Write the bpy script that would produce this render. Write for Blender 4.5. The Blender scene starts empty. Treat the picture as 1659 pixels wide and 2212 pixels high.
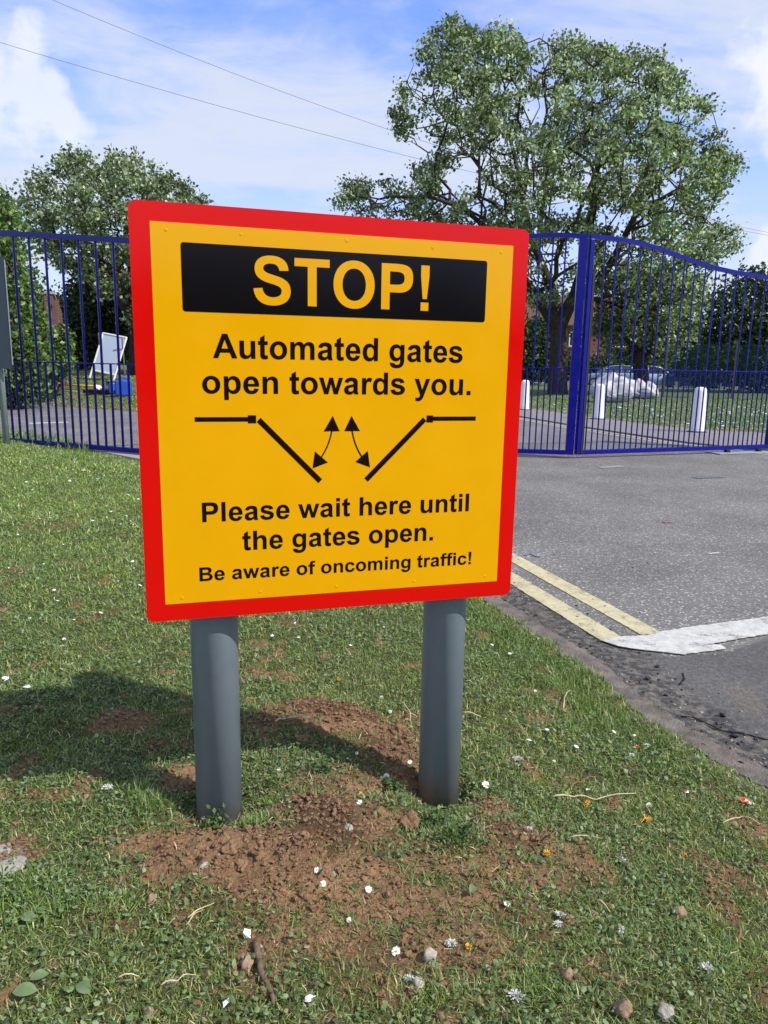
import bpy, bmesh, math, random
import numpy as np
from mathutils import Vector, Matrix, noise as mnoise
R = math.radians
rnd = random.Random(7)
rng = np.random.default_rng(11)
SC = bpy.context.scene
COL = SC.collection

# ------------------------------------------------------------------ camera
F = 2958 / 1.8517; CX, CY = 829.5, 1106.0            # focal length in survey pixels (1659 x 2212)
PITCH, ROLL, HC = R(11.3), R(1.06), 1.13
fwd = np.array([0, math.cos(PITCH), -math.sin(PITCH)])
_r0 = np.array([1, 0, 0.]); _u0 = np.cross(_r0, fwd)
CR = math.cos(ROLL) * _r0 + math.sin(ROLL) * _u0
CU = -math.sin(ROLL) * _r0 + math.cos(ROLL) * _u0
CAM = np.array([0, 0, HC])
cd = bpy.data.cameras.new('camera'); cam = bpy.data.objects.new('camera', cd); COL.objects.link(cam)
cam.matrix_world = Matrix(((CR[0], CU[0], -fwd[0], 0), (CR[1], CU[1], -fwd[1], 0), (CR[2], CU[2], -fwd[2], HC), (0, 0, 0, 1)))
cd.sensor_fit = 'VERTICAL'; cd.sensor_height = 36; cd.lens = 2958 / 4096 * 36
cd.clip_start = .05; cd.clip_end = 3000
SC.camera = cam

# ------------------------------------------------------------------ light
SUN_EL, SUN_AZ = R(46), R(25)
sdir = Vector((math.cos(SUN_EL) * math.cos(SUN_AZ), -math.cos(SUN_EL) * math.sin(SUN_AZ), math.sin(SUN_EL)))
sl = bpy.data.lights.new('sun', 'SUN'); sl.energy = 5.0; sl.angle = R(.53); sl.color = (1, .95, .87)
so = bpy.data.objects.new('sun', sl); so.rotation_euler = sdir.to_track_quat('Z', 'Y').to_euler(); COL.objects.link(so)
w = bpy.data.worlds.new('World'); SC.world = w; w.use_nodes = True
nt = w.node_tree; nt.nodes.clear()
def N(nt, t, **kw):
    n = nt.nodes.new(t)
    for k, v in kw.items():
        if k.startswith('i_'): n.inputs[k[2:]].default_value = v
        else: setattr(n, k, v)
    return n
def math_(nt, op, a, b=None, c=None, clamp=False):
    n = nt.nodes.new('ShaderNodeMath'); n.operation = op; n.use_clamp = clamp
    for i, v in enumerate((a, b, c)):
        if v is None: continue
        if isinstance(v, (int, float)): n.inputs[i].default_value = v
        else: nt.links.new(v, n.inputs[i])
    return n.outputs[0]
sky = N(nt, 'ShaderNodeTexSky', sky_type='NISHITA', sun_disc=False, sun_elevation=SUN_EL, sun_rotation=math.pi / 2 + SUN_AZ, air_density=1.0, dust_density=.3, ozone_density=1.6)
tc = N(nt, 'ShaderNodeTexCoord'); sep = N(nt, 'ShaderNodeSeparateXYZ'); nt.links.new(tc.outputs['Generated'], sep.inputs[0])
zc = math_(nt, 'MAXIMUM', sep.outputs[2], .03)
zc2 = math_(nt, 'ADD', zc, .16)
cmb = N(nt, 'ShaderNodeCombineXYZ')
nt.links.new(math_(nt, 'DIVIDE', sep.outputs[0], zc2), cmb.inputs[0]); nt.links.new(math_(nt, 'DIVIDE', sep.outputs[1], zc2), cmb.inputs[1])
def wnoise(scale, rot, sx, detail, rough, dist=0., loc=(0, 0, 0)):
    mp = N(nt, 'ShaderNodeMapping'); nt.links.new(cmb.outputs[0], mp.inputs[0])
    mp.inputs['Rotation'].default_value = (0, 0, rot); mp.inputs['Scale'].default_value = (sx, 1, 1); mp.inputs['Location'].default_value = loc
    no = N(nt, 'ShaderNodeTexNoise'); nt.links.new(mp.outputs[0], no.inputs['Vector'])
    no.inputs['Scale'].default_value = scale; no.inputs['Detail'].default_value = detail; no.inputs['Roughness'].default_value = rough; no.inputs['Distortion'].default_value = dist
    return no.outputs[0]
n1 = wnoise(.75, R(25), .55, 8, .58, .3, (1.3, 4.2, 0)); n2 = wnoise(3.2, R(20), .6, 8, .62, .5)
def ramp(nt, v, a, b, lo=0., hi=1.):
    m = N(nt, 'ShaderNodeMapRange'); m.interpolation_type = 'SMOOTHSTEP'; nt.links.new(v, m.inputs[0])
    m.inputs[1].default_value = a; m.inputs[2].default_value = b; m.inputs[3].default_value = lo; m.inputs[4].default_value = hi
    return m.outputs[0]
veil = math_(nt, 'ADD', math_(nt, 'MULTIPLY', n1, .68), math_(nt, 'MULTIPLY', n2, .32))
veil = ramp(nt, veil, .38, .56, .10, .95)
low = ramp(nt, sep.outputs[2], .02, .42, .86, 0.)          # thin cloud thickens towards the horizon
veil = math_(nt, 'MAXIMUM', veil, low)
def puff(d, r, thr, amt):                                # a cumulus bank in one part of the sky
    dv = Vector(d).normalized()
    vm = N(nt, 'ShaderNodeVectorMath', operation='DISTANCE'); nt.links.new(tc.outputs['Generated'], vm.inputs[0]); vm.inputs[1].default_value = dv
    no = N(nt, 'ShaderNodeTexNoise'); nt.links.new(tc.outputs['Generated'], no.inputs['Vector']); no.inputs['Scale'].default_value = 9; no.inputs['Detail'].default_value = 7; no.inputs['Roughness'].default_value = .52
    s = math_(nt, 'SUBTRACT', math_(nt, 'ADD', 1.0, math_(nt, 'MULTIPLY', math_(nt, 'SUBTRACT', no.outputs[0], .5), 2.4)), math_(nt, 'DIVIDE', vm.outputs['Value'], r))
    return ramp(nt, s, thr, thr + .3, 0, amt)
def pixdir(x, y):
    return fwd + CR * (x - CX) / F - CU * (y - CY) / F
p1 = puff(pixdir(1720, 195), .115, .22, 1); p2 = puff(pixdir(1690, 290), .08, .3, .5); p3 = puff(pixdir(40, 190), .10, .3, .8); p4 = puff(pixdir(1690, 530), .06, .2, .8); p7 = puff(pixdir(10, 240), .06, .25, .35)
p5 = puff((.3, -.8, .55), .3, .2, .6); p6 = puff((-.7, -.5, .6), .3, .2, .6)
cu = p1
for p in (p2, p3, p4, p5, p6): cu = math_(nt, 'MAXIMUM', cu, p)
skyc = N(nt, 'ShaderNodeMix', data_type='RGBA', blend_type='MULTIPLY'); skyc.inputs[0].default_value = 1; nt.links.new(sky.outputs[0], skyc.inputs[6]); skyc.inputs[7].default_value = (.80, 1.06, 1.75, 1)
mx = N(nt, 'ShaderNodeMix', data_type='RGBA'); nt.links.new(veil, mx.inputs[0]); nt.links.new(skyc.outputs[2], mx.inputs[6]); mx.inputs[7].default_value = (4.5, 4.9, 5.8, 1)
mx2 = N(nt, 'ShaderNodeMix', data_type='RGBA'); nt.links.new(cu, mx2.inputs[0]); nt.links.new(mx.outputs[2], mx2.inputs[6]); mx2.inputs[7].default_value = (5.7, 5.9, 6.4, 1)
bg = N(nt, 'ShaderNodeBackground'); bg.inputs[1].default_value = .15; nt.links.new(mx2.outputs[2], bg.inputs[0])
wo = N(nt, 'ShaderNodeOutputWorld'); nt.links.new(bg.outputs[0], wo.inputs[0])
SC.view_settings.view_transform = 'Standard'; SC.view_settings.look = 'None'; SC.view_settings.exposure = .10; SC.view_settings.gamma = 1
SC.cycles.max_bounces = 6; SC.cycles.diffuse_bounces = 3; SC.cycles.glossy_bounces = 3; SC.cycles.transmission_bounces = 3; SC.cycles.transparent_max_bounces = 6

# ------------------------------------------------------------------ survey helpers
def ray(x, y): return fwd + CR * (x - CX) / F - CU * (y - CY) / F
def gp(x, y, h=0.):
    d = ray(x, y); t = (h - HC) / d[2]; return CAM + d * t
def atY(x, y, Y):
    d = ray(x, y); return CAM + d * Y / d[1]
def gph(x, y, fn):
    h = 0.
    p = gp(x, y, h)
    for _ in range(25):
        h = .5 * h + .5 * float(fn(np.array([p[0]]), np.array([p[1]]))[0]); p = gp(x, y, h)
    return p

# ------------------------------------------------------------------ numpy noise
_perm = rng.random((256, 256))
def vnoise(x, y):
    xi = np.floor(x).astype(int); yi = np.floor(y).astype(int); fx = x - xi; fy = y - yi
    fx = fx * fx * (3 - 2 * fx); fy = fy * fy * (3 - 2 * fy)
    a = _perm[xi & 255, yi & 255]; b = _perm[(xi + 1) & 255, yi & 255]; c = _perm[xi & 255, (yi + 1) & 255]; d = _perm[(xi + 1) & 255, (yi + 1) & 255]
    return (a * (1 - fx) + b * fx) * (1 - fy) + (c * (1 - fx) + d * fx) * fy
def fbm(x, y, s, o=4, g=.5):
    v = np.zeros(np.shape(x)); a = 1.; t = 0.
    for i in range(o):
        v += a * vnoise(np.asarray(x) * s + 17.3 * i, np.asarray(y) * s + 9.1 * i); t += a; a *= g; s *= 2.03
    return v / t
def sstep(a, b, v):
    t = np.clip((v - a) / (b - a), 0, 1); return t * t * (3 - 2 * t)
def sd_poly(poly, x, y):            # signed distance, positive inside
    x = np.asarray(x, float); y = np.asarray(y, float); P = np.array(poly, float); Q = np.roll(P, -1, 0)
    best = np.full(x.shape, 1e9); ins = np.zeros(x.shape, bool)
    for (ax, ay), (bx, by) in zip(P, Q):
        dx, dy = bx - ax, by - ay; L = dx * dx + dy * dy + 1e-12
        t = np.clip(((x - ax) * dx + (y - ay) * dy) / L, 0, 1)
        best = np.minimum(best, (x - ax - t * dx) ** 2 + (y - ay - t * dy) ** 2)
        cond = (ay > y) != (by > y)
        xx = ax + (y - ay) / (by - ay + 1e-15) * dx
        ins ^= cond & (x < xx)
    d = np.sqrt(best); return np.where(ins, d, -d)

# ------------------------------------------------------------------ object helpers
def tag(o, label=None, cat=None, group=None, kind=None):
    if label: o['label'] = label
    if cat: o['category'] = cat
    if group: o['group'] = group
    if kind: o['kind'] = kind
    return o
def empty(name, loc=(0, 0, 0), rz=0., **kw):
    o = bpy.data.objects.new(name, None); COL.objects.link(o); o.location = Vector(loc); o.rotation_euler = (0, 0, rz); o.empty_display_size = .1
    return tag(o, **kw)
def link(me, name, parent=None):
    o = bpy.data.objects.new(name, me); COL.objects.link(o)
    if parent: o.parent = parent
    return o
def np_mesh(name, verts, faces, mat, parent=None, col=None, smooth=False, mi=None):
    """verts (n,3); faces = list of int arrays (m,k) ; col per-vertex (n,3)"""
    me = bpy.data.meshes.new(name); verts = np.asarray(verts, np.float32)
    me.vertices.add(len(verts)); me.vertices.foreach_set('co', verts.ravel())
    fl = [np.asarray(f, np.int32) for f in faces if len(f)]
    loops = np.concatenate([f.ravel() for f in fl]); tot = np.concatenate([np.full(len(f), f.shape[1], np.int32) for f in fl])
    st = np.concatenate([[0], np.cumsum(tot)[:-1]]).astype(np.int32)
    me.loops.add(len(loops)); me.loops.foreach_set('vertex_index', loops)
    me.polygons.add(len(tot)); me.polygons.foreach_set('loop_start', st); me.polygons.foreach_set('loop_total', tot)
    me.polygons.foreach_set('use_smooth', np.full(len(tot), bool(smooth)))
    for m in (mat if isinstance(mat, (list, tuple)) else [mat]): me.materials.append(m)
    me.update(calc_edges=True)
    if col is not None:
        a = me.color_attributes.new('Col', 'FLOAT_COLOR', 'POINT'); c = np.ones((len(verts), 4), np.float32); c[:, :col.shape[1]] = col; a.data.foreach_set('color', c.ravel())
    return link(me, name, parent)
class MB:
    def __init__(s): s.bm = bmesh.new()
    def box(s, c, d, rot=None, bev=0.):
        r = bmesh.ops.create_cube(s.bm, size=1)['verts']
        for v in r: v.co = Vector((v.co.x * d[0], v.co.y * d[1], v.co.z * d[2]))
        if bev:
            es = list({e for v in r for e in v.link_edges}); g = bmesh.ops.bevel(s.bm, geom=es, offset=bev, segments=2, affect='EDGES', profile=.5); r = list({v for f in g['faces'] for v in f.verts} | {v for v in r if v.is_valid})
        M = Matrix.Translation(Vector(c)) @ (rot.to_4x4() if rot else Matrix())
        for v in r: v.co = M @ v.co
        return r
    def tube(s, pts, rad, n=10, cap=True):
        pts = [Vector(p) for p in pts]; k = len(pts); rings = []
        rad = rad if isinstance(rad, (list, tuple)) else [rad] * k
        up = None
        for i, p in enumerate(pts):
            t = (pts[min(i + 1, k - 1)] - pts[max(i - 1, 0)]).normalized()
            if up is None: up = Vector((0, 0, 1)) if abs(t.z) < .9 else Vector((0, 1, 0))
            a = t.cross(up)
            if a.length < 1e-4: a = t.cross(Vector((1, 0, 0)))
            a.normalize(); b = a.cross(t).normalized(); up = b if abs(t.z) < .99 else up
            rings.append([s.bm.verts.new(p + (a * math.cos(2 * math.pi * j / n) + b * math.sin(2 * math.pi * j / n)) * rad[i]) for j in range(n)])
        for r0, r1 in zip(rings, rings[1:]):
            for j in range(n): s.bm.faces.new((r0[j], r0[(j + 1) % n], r1[(j + 1) % n], r1[j])).smooth = True
        if cap: s.bm.faces.new(rings[0][::-1]); s.bm.faces.new(rings[-1])
    def lathe(s, prof, c=(0, 0, 0), n=24, sc=(1, 1)):
        rings = []
        for r, z in prof: rings.append([s.bm.verts.new((c[0] + sc[0] * r * math.cos(2 * math.pi * j / n), c[1] + sc[1] * r * math.sin(2 * math.pi * j / n), c[2] + z)) for j in range(n)])
        for r0, r1 in zip(rings, rings[1:]):
            for j in range(n): s.bm.faces.new((r0[j], r0[(j + 1) % n], r1[(j + 1) % n], r1[j])).smooth = True
        s.bm.faces.new(rings[0][::-1]); s.bm.faces.new(rings[-1])
    def prism(s, pts, ax, a, b):        # polygon in the two other axes, extruded along ax from a to b
        def mk(p, t): l = [p[0], p[1]]; l.insert(ax, t); return s.bm.verts.new(l)
        A = [mk(p, a) for p in pts]; B = [mk(p, b) for p in pts]; n = len(pts)
        s.bm.faces.new(A); s.bm.faces.new(B[::-1])
        for i in range(n): s.bm.faces.new((A[i], B[i], B[(i + 1) % n], A[(i + 1) % n]))
    def build(s, name, mat, parent=None):
        bmesh.ops.recalc_face_normals(s.bm, faces=s.bm.faces)
        me = bpy.data.meshes.new(name); s.bm.to_mesh(me); s.bm.free()
        me.materials.append(mat); return link(me, name, parent)

# ------------------------------------------------------------------ materials
def mat(name, col, rough=.6, spec=.5, var=0., scale=20., bump=0., bscale=60., metal=0., coat=0., coord='Object'):
    m = bpy.data.materials.new(name); m.use_nodes = True; t = m.node_tree; b = t.nodes['Principled BSDF']
    b.inputs['Base Color'].default_value = (*col, 1); b.inputs['Roughness'].default_value = rough; b.inputs['Specular IOR Level'].default_value = spec; b.inputs['Metallic'].default_value = metal; b.inputs['Coat Weight'].default_value = coat
    tcn = N(t, 'ShaderNodeTexCoord')
    if var:
        no = N(t, 'ShaderNodeTexNoise'); t.links.new(tcn.outputs[coord], no.inputs['Vector']); no.inputs['Scale'].default_value = scale; no.inputs['Detail'].default_value = 8; no.inputs['Roughness'].default_value = .65
        v = ramp(t, no.outputs[0], .25, .75, 1 - var, 1 + var)
        mm = N(t, 'ShaderNodeMix', data_type='RGBA', blend_type='MULTIPLY'); mm.inputs[0].default_value = 1; mm.inputs[6].default_value = (*col, 1); t.links.new(v, mm.inputs[7]); t.links.new(mm.outputs[2], b.inputs['Base Color'])
        r2 = ramp(t, no.outputs[0], .2, .8, max(rough - .08, .03), min(rough + .1, 1)); t.links.new(r2, b.inputs['Roughness'])
    if bump:
        no2 = N(t, 'ShaderNodeTexNoise'); t.links.new(tcn.outputs[coord], no2.inputs['Vector']); no2.inputs['Scale'].default_value = bscale; no2.inputs['Detail'].default_value = 6
        bp = N(t, 'ShaderNodeBump'); bp.inputs['Strength'].default_value = bump; bp.inputs['Distance'].default_value = .01; t.links.new(no2.outputs[0], bp.inputs['Height']); t.links.new(bp.outputs[0], b.inputs['Normal'])
    return m
def leafmat(name, trans=.35, rough=.55, tint=(1, 1, 1)):
    m = bpy.data.materials.new(name); m.use_nodes = True; t = m.node_tree; b = t.nodes['Principled BSDF']; o = t.nodes['Material Output']
    a = N(t, 'ShaderNodeVertexColor', layer_name='Col'); t.links.new(a.outputs[0], b.inputs['Base Color']); b.inputs['Roughness'].default_value = rough; b.inputs['Specular IOR Level'].default_value = .35
    tr = N(t, 'ShaderNodeBsdfTranslucent'); mm = N(t, 'ShaderNodeMix', data_type='RGBA', blend_type='MULTIPLY'); mm.inputs[0].default_value = 1; t.links.new(a.outputs[0], mm.inputs[6]); mm.inputs[7].default_value = (1.25, 1.45, .6, 1); t.links.new(mm.outputs[2], tr.inputs[0])
    ms = N(t, 'ShaderNodeMixShader'); ms.inputs[0].default_value = trans; t.links.new(b.outputs[0], ms.inputs[1]); t.links.new(tr.outputs[0], ms.inputs[2]); t.links.new(ms.outputs[0], o.inputs[0])
    return m
def groundmat(name, bump=1.0):
    m = bpy.data.materials.new(name); m.use_nodes = True; t = m.node_tree; b = t.nodes['Principled BSDF']
    a = N(t, 'ShaderNodeVertexColor', layer_name='Col'); g = N(t, 'ShaderNodeNewGeometry')
    n1 = N(t, 'ShaderNodeTexNoise'); t.links.new(g.outputs['Position'], n1.inputs['Vector']); n1.inputs['Scale'].default_value = 70; n1.inputs['Detail'].default_value = 10; n1.inputs['Roughness'].default_value = .78
    v = ramp(t, n1.outputs[0], .25, .75, .55, 1.45)
    mm = N(t, 'ShaderNodeMix', data_type='RGBA', blend_type='MULTIPLY'); mm.inputs[0].default_value = 1; t.links.new(a.outputs[0], mm.inputs[6]); t.links.new(v, mm.inputs[7]); t.links.new(mm.outputs[2], b.inputs['Base Color'])
    b.inputs['Roughness'].default_value = .95; b.inputs['Specular IOR Level'].default_value = .15
    n2 = N(t, 'ShaderNodeTexNoise'); t.links.new(g.outputs['Position'], n2.inputs['Vector']); n2.inputs['Scale'].default_value = 160; n2.inputs['Detail'].default_value = 6
    bp = N(t, 'ShaderNodeBump'); bp.inputs['Strength'].default_value = bump; bp.inputs['Distance'].default_value = .008; t.links.new(n2.outputs[0], bp.inputs['Height']); t.links.new(bp.outputs[0], b.inputs['Normal'])
    return m
def roadmat():
    m = bpy.data.materials.new('asphalt'); m.use_nodes = True; t = m.node_tree; b = t.nodes['Principled BSDF']
    a = N(t, 'ShaderNodeVertexColor', layer_name='Col'); s = N(t, 'ShaderNodeSeparateColor'); t.links.new(a.outputs[0], s.inputs[0])
    g = N(t, 'ShaderNodeNewGeometry'); P = g.outputs['Position']
    def noi(sc, d=6, r=.6):
        n = N(t, 'ShaderNodeTexNoise'); t.links.new(P, n.inputs['Vector']); n.inputs['Scale'].default_value = sc; n.inputs['Detail'].default_value = d; n.inputs['Roughness'].default_value = r; return n.outputs[0]
    vo = N(t, 'ShaderNodeTexVoronoi'); t.links.new(P, vo.inputs['Vector']); vo.inputs['Scale'].default_value = 62
    sc_ = N(t, 'ShaderNodeSeparateColor'); t.links.new(vo.outputs['Color'], sc_.inputs[0])
    core = ramp(t, vo.outputs['Distance'], .28, .5, 1, 0)
    spk = math_(t, 'MULTIPLY', core, ramp(t, sc_.outputs[0], .3, 1, 0, 1))
    big = ramp(t, noi(1.1, 6, .62), .3, .7, .82, 1.15); fine = ramp(t, noi(48, 7, .8), .25, .75, .55, 1.45)
    def rgb(c):
        n = N(t, 'ShaderNodeRGB'); n.outputs[0].default_value = (*c, 1); return n.outputs[0]
    def mix(f, A, B, mode='MIX'):
        n = N(t, 'ShaderNodeMix', data_type='RGBA', blend_type=mode)
        if isinstance(f, (int, float)): n.inputs[0].default_value = f
        else: t.links.new(f, n.inputs[0])
        t.links.new(A, n.inputs[6]); t.links.new(B, n.inputs[7]); return n.outputs[2]
    base = mix(spk, rgb((.138, .132, .124)), rgb((.40, .385, .36)))                     # chipped surface dressing
    tar = mix(math_(t, 'MULTIPLY', spk, .18), rgb((.088, .084, .080)), rgb((.22, .21, .2)))   # smooth older tarmac (G)
    gut = mix(ramp(t, noi(22, 6, .7), .42, .62, 0, .9), rgb((.04, .039, .040)), rgb((.14, .125, .105)))   # worn gutter (B)
    c = mix(s.outputs[1], base, tar); c = mix(s.outputs[2], c, gut); c = mix(s.outputs[0], c, rgb((.15, .125, .1)))
    c = mix(1., c, big, 'MULTIPLY'); c = mix(1., c, fine, 'MULTIPLY')
    t.links.new(c, b.inputs['Base Color']); b.inputs['Roughness'].default_value = .85; b.inputs['Specular IOR Level'].default_value = .3
    bp = N(t, 'ShaderNodeBump'); bp.inputs['Strength'].default_value = .55; bp.inputs['Distance'].default_value = .004
    hh = math_(t, 'ADD', spk, noi(120, 5, .7)); t.links.new(hh, bp.inputs['Height']); t.links.new(bp.outputs[0], b.inputs['Normal'])
    return m
def brickmat(name, c1=(.30, .09, .055), c2=(.22, .065, .045), mort=(.3, .27, .23), sc=1.):
    m = bpy.data.materials.new(name); m.use_nodes = True; t = m.node_tree; b = t.nodes['Principled BSDF']
    tcn = N(t, 'ShaderNodeTexCoord'); sp = N(t, 'ShaderNodeSeparateXYZ'); t.links.new(tcn.outputs['Object'], sp.inputs[0]); cb = N(t, 'ShaderNodeCombineXYZ')
    t.links.new(math_(t, 'ADD', sp.outputs[0], sp.outputs[1]), cb.inputs[0]); t.links.new(sp.outputs[2], cb.inputs[1])
    br = N(t, 'ShaderNodeTexBrick'); t.links.new(cb.outputs[0], br.inputs['Vector']); br.inputs['Color1'].default_value = (*c1, 1); br.inputs['Color2'].default_value = (*c2, 1); br.inputs['Mortar'].default_value = (*mort, 1)
    br.inputs['Scale'].default_value = sc; br.inputs['Brick Width'].default_value = .225; br.inputs['Row Height'].default_value = .075; br.inputs['Mortar Size'].default_value = .008
    t.links.new(br.outputs[0], b.inputs['Base Color']); b.inputs['Roughness'].default_value = .9
    return m
M = dict(
    red=mat('sign_red', (.63, .0035, .002), .16, .3, .03, 6),
    yellow=mat('sign_yellow', (.74, .362, .001), .16, .3, .03, 6),
    black=mat('sign_black', (.008, .004, .004), .2, .2),
    blackpanel=mat('sign_panel_black', (.005, .004, .005), .14, .22),
    signback=mat('sign_back_grey', (.28, .29, .3), .5),
    post=mat('post_grey', (.205, .255, .30), .34, .5, .05, 30, .05, 250),
    alu=mat('aluminium', (.55, .56, .57), .35, .5, .08, 20, metal=.8),
    blue=mat('gate_blue', (.002, .002, .20), .27, .35, .1, 8),
    rubber=mat('rubber', (.01, .01, .012), .5),
    white=mat('white_paint', (.78, .78, .79), .45, .5, .06, 12),
    dsign=mat('dark_sign_back', (.045, .062, .085), .5, .4, .06, 10),
    pole=mat('galvanised_pole', (.26, .31, .33), .5, .4, .1, 20),
    bark=mat('bark', (.052, .042, .034), .95, .2, .45, 9, .8, 30),
    barkd=mat('ivy_bark', (.05, .042, .032), .95, .2, .4, 9, .8, 30),
    leaf=leafmat('leaf'), grass=leafmat('grass_blade', .3, .6), ivy=leafmat('ivy_leaf', .25, .4),
    ground=groundmat('verge_soil'), far=groundmat('lawn'), road=roadmat(),
    petal=mat('daisy_petal', (.85, .85, .86), .6), yolk=mat('daisy_centre', (.75, .47, .02), .7, .3, .2, 300), stem=mat('stem_green', (.09, .16, .04), .6),
    dand=mat('dandelion_orange', (.8, .36, .01), .7, .3, .2, 200), fluff=mat('seed_fluff', (.6, .61, .58), .9),
    straw=mat('dry_straw', (.50, .40, .25), .7, .3, .3, 60), twigr=mat('red_twig', (.26, .10, .07), .7, .3, .3, 60), twig=mat('twig_bark', (.14, .09, .06), .85, .3, .4, 80, .5, 200),
    stone=mat('stone_tan', (.27, .19, .125), .85, .3, .35, 60, .5, 150), flint=mat('stone_grey', (.33, .30, .25), .7, .4, .4, 70, .4, 150), clod=mat('soil_clod', (.225, .138, .08), .97, .1, .35, 80, .8, 200),
    conc=mat('concrete', (.31, .29, .265), .9, .3, .22, 14, .4, 120), kerb=mat('kerb_concrete', (.150, .128, .112), .95, .2, .45, 14, .8, 160),
    wline=mat('white_line', (.62, .61, .58), .75, .3, .2, 35, .5, 160), yline=mat('yellow_line', (.56, .475, .235), .75, .3, .16, 35, .5, 160),
    tarlump=mat('tar_lump', (.015, .015, .018), .6, .4, .3, 60),
    bag=mat('woven_bag', (.42, .42, .43), .5, .4, .2, 5, .3, 40), brick=brickmat('red_brick', (.20, .06, .04), (.15, .045, .032), (.18, .15, .13)), brick2=brickmat('old_brick', (.15, .06, .05), (.10, .045, .038), (.14, .12, .11)), roof=mat('roof_tile', (.12, .06, .045), .85, .3, .3, 8),
    glass=mat('window_glass', (.03, .04, .05), .06, .8), carblue=mat('car_silver_blue', (.26, .34, .46), .25, .5, metal=.3, coat=.8), carpale=mat('car_pale', (.40, .52, .66), .25, .5, metal=.2, coat=.8), carnavy=mat('car_navy', (.01, .03, .10), .2, .5, coat=.8),
    tyre=mat('tyre', (.02, .02, .02), .8), lamp=mat('headlamp', (.7, .7, .7), .1, .8), board=mat('board_panel', (.42, .52, .68), .3, .5), jerry=mat('jerrycan_blue', (.02, .08, .50), .4, .5, .15, 6), yellowp=mat('broom_yellow', (.85, .50, .01), .4), 
    blackp=mat('black_plastic', (.02, .02, .02), .5), litter=mat('litter_orange', (.78, .12, .03), .5), paper=mat('paper_white', (.8, .8, .8), .7), wire=mat('fence_wire', (.04, .11, .07), .5), wirep=mat('fence_post', (.10, .09, .07), .8), cable=mat('cable', (.12, .12, .14), .6),
    sheen=mat('plantain_leaf', (.11, .16, .065), .5, .4, .15, 40))

t = M['post'].node_tree; b = t.nodes['Principled BSDF']; lk = b.inputs['Base Color'].links[0].from_socket
g_ = N(t, 'ShaderNodeNewGeometry'); sp_ = N(t, 'ShaderNodeSeparateXYZ'); t.links.new(g_.outputs['Position'], sp_.inputs[0]); no_ = N(t, 'ShaderNodeTexNoise'); t.links.new(g_.outputs['Position'], no_.inputs['Vector']); no_.inputs['Scale'].default_value = 45; no_.inputs['Detail'].default_value = 8; no_.inputs['Roughness'].default_value = .7
hz = math_(t, 'ADD', sp_.outputs[2], math_(t, 'MULTIPLY', math_(t, 'SUBTRACT', no_.outputs[0], .5), .5)); f_ = ramp(t, hz, -.07, .05, .6, 0)
sc2 = N(t, 'ShaderNodeTexNoise'); mp_ = N(t, 'ShaderNodeMapping'); t.links.new(g_.outputs['Position'], mp_.inputs[0]); mp_.inputs['Scale'].default_value = (60, 60, 7); t.links.new(mp_.outputs[0], sc2.inputs['Vector']); sc2.inputs['Detail'].default_value = 5; f2 = ramp(t, sc2.outputs[0], .66, .80, 0, .35)
mxx = N(t, 'ShaderNodeMix', data_type='RGBA'); t.links.new(math_(t, 'MAXIMUM', f_, f2), mxx.inputs[0]); t.links.new(lk, mxx.inputs[6]); mxx.inputs[7].default_value = (.26, .20, .15, 1); t.links.new(mxx.outputs[2], b.inputs['Base Color'])

def wornpaint(name, col, amt):
    m = bpy.data.materials.new(name); m.use_nodes = True; t = m.node_tree; b = t.nodes['Principled BSDF']; g = N(t, 'ShaderNodeNewGeometry'); P = g.outputs['Position']
    def noi(sc, d=6, r=.65):
        n = N(t, 'ShaderNodeTexNoise'); t.links.new(P, n.inputs['Vector']); n.inputs['Scale'].default_value = sc; n.inputs['Detail'].default_value = d; n.inputs['Roughness'].default_value = r; return n.outputs[0]
    f = ramp(t, math_(t, 'ADD', math_(t, 'MULTIPLY', noi(9), .55), math_(t, 'MULTIPLY', noi(130, 4, .7), .45)), .60 - amt, .66 - amt * .6, 0, .8)
    v = ramp(t, noi(28, 7), .25, .75, .78, 1.12); mm = N(t, 'ShaderNodeMix', data_type='RGBA', blend_type='MULTIPLY'); mm.inputs[0].default_value = 1; mm.inputs[6].default_value = (*col, 1); t.links.new(v, mm.inputs[7])
    mx = N(t, 'ShaderNodeMix', data_type='RGBA'); t.links.new(f, mx.inputs[0]); t.links.new(mm.outputs[2], mx.inputs[6]); mx.inputs[7].default_value = (.14, .13, .12, 1); t.links.new(mx.outputs[2], b.inputs['Base Color']); b.inputs['Roughness'].default_value = .85; b.inputs['Specular IOR Level'].default_value = .25
    bp = N(t, 'ShaderNodeBump'); bp.inputs['Strength'].default_value = .25; bp.inputs['Distance'].default_value = .0015; t.links.new(noi(160), bp.inputs['Height']); t.links.new(bp.outputs[0], b.inputs['Normal']); return m
M['wline'] = wornpaint('white_line', (.48, .475, .45), .075); M['yline'] = wornpaint('yellow_line', (.47, .425, .26), .085)

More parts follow.
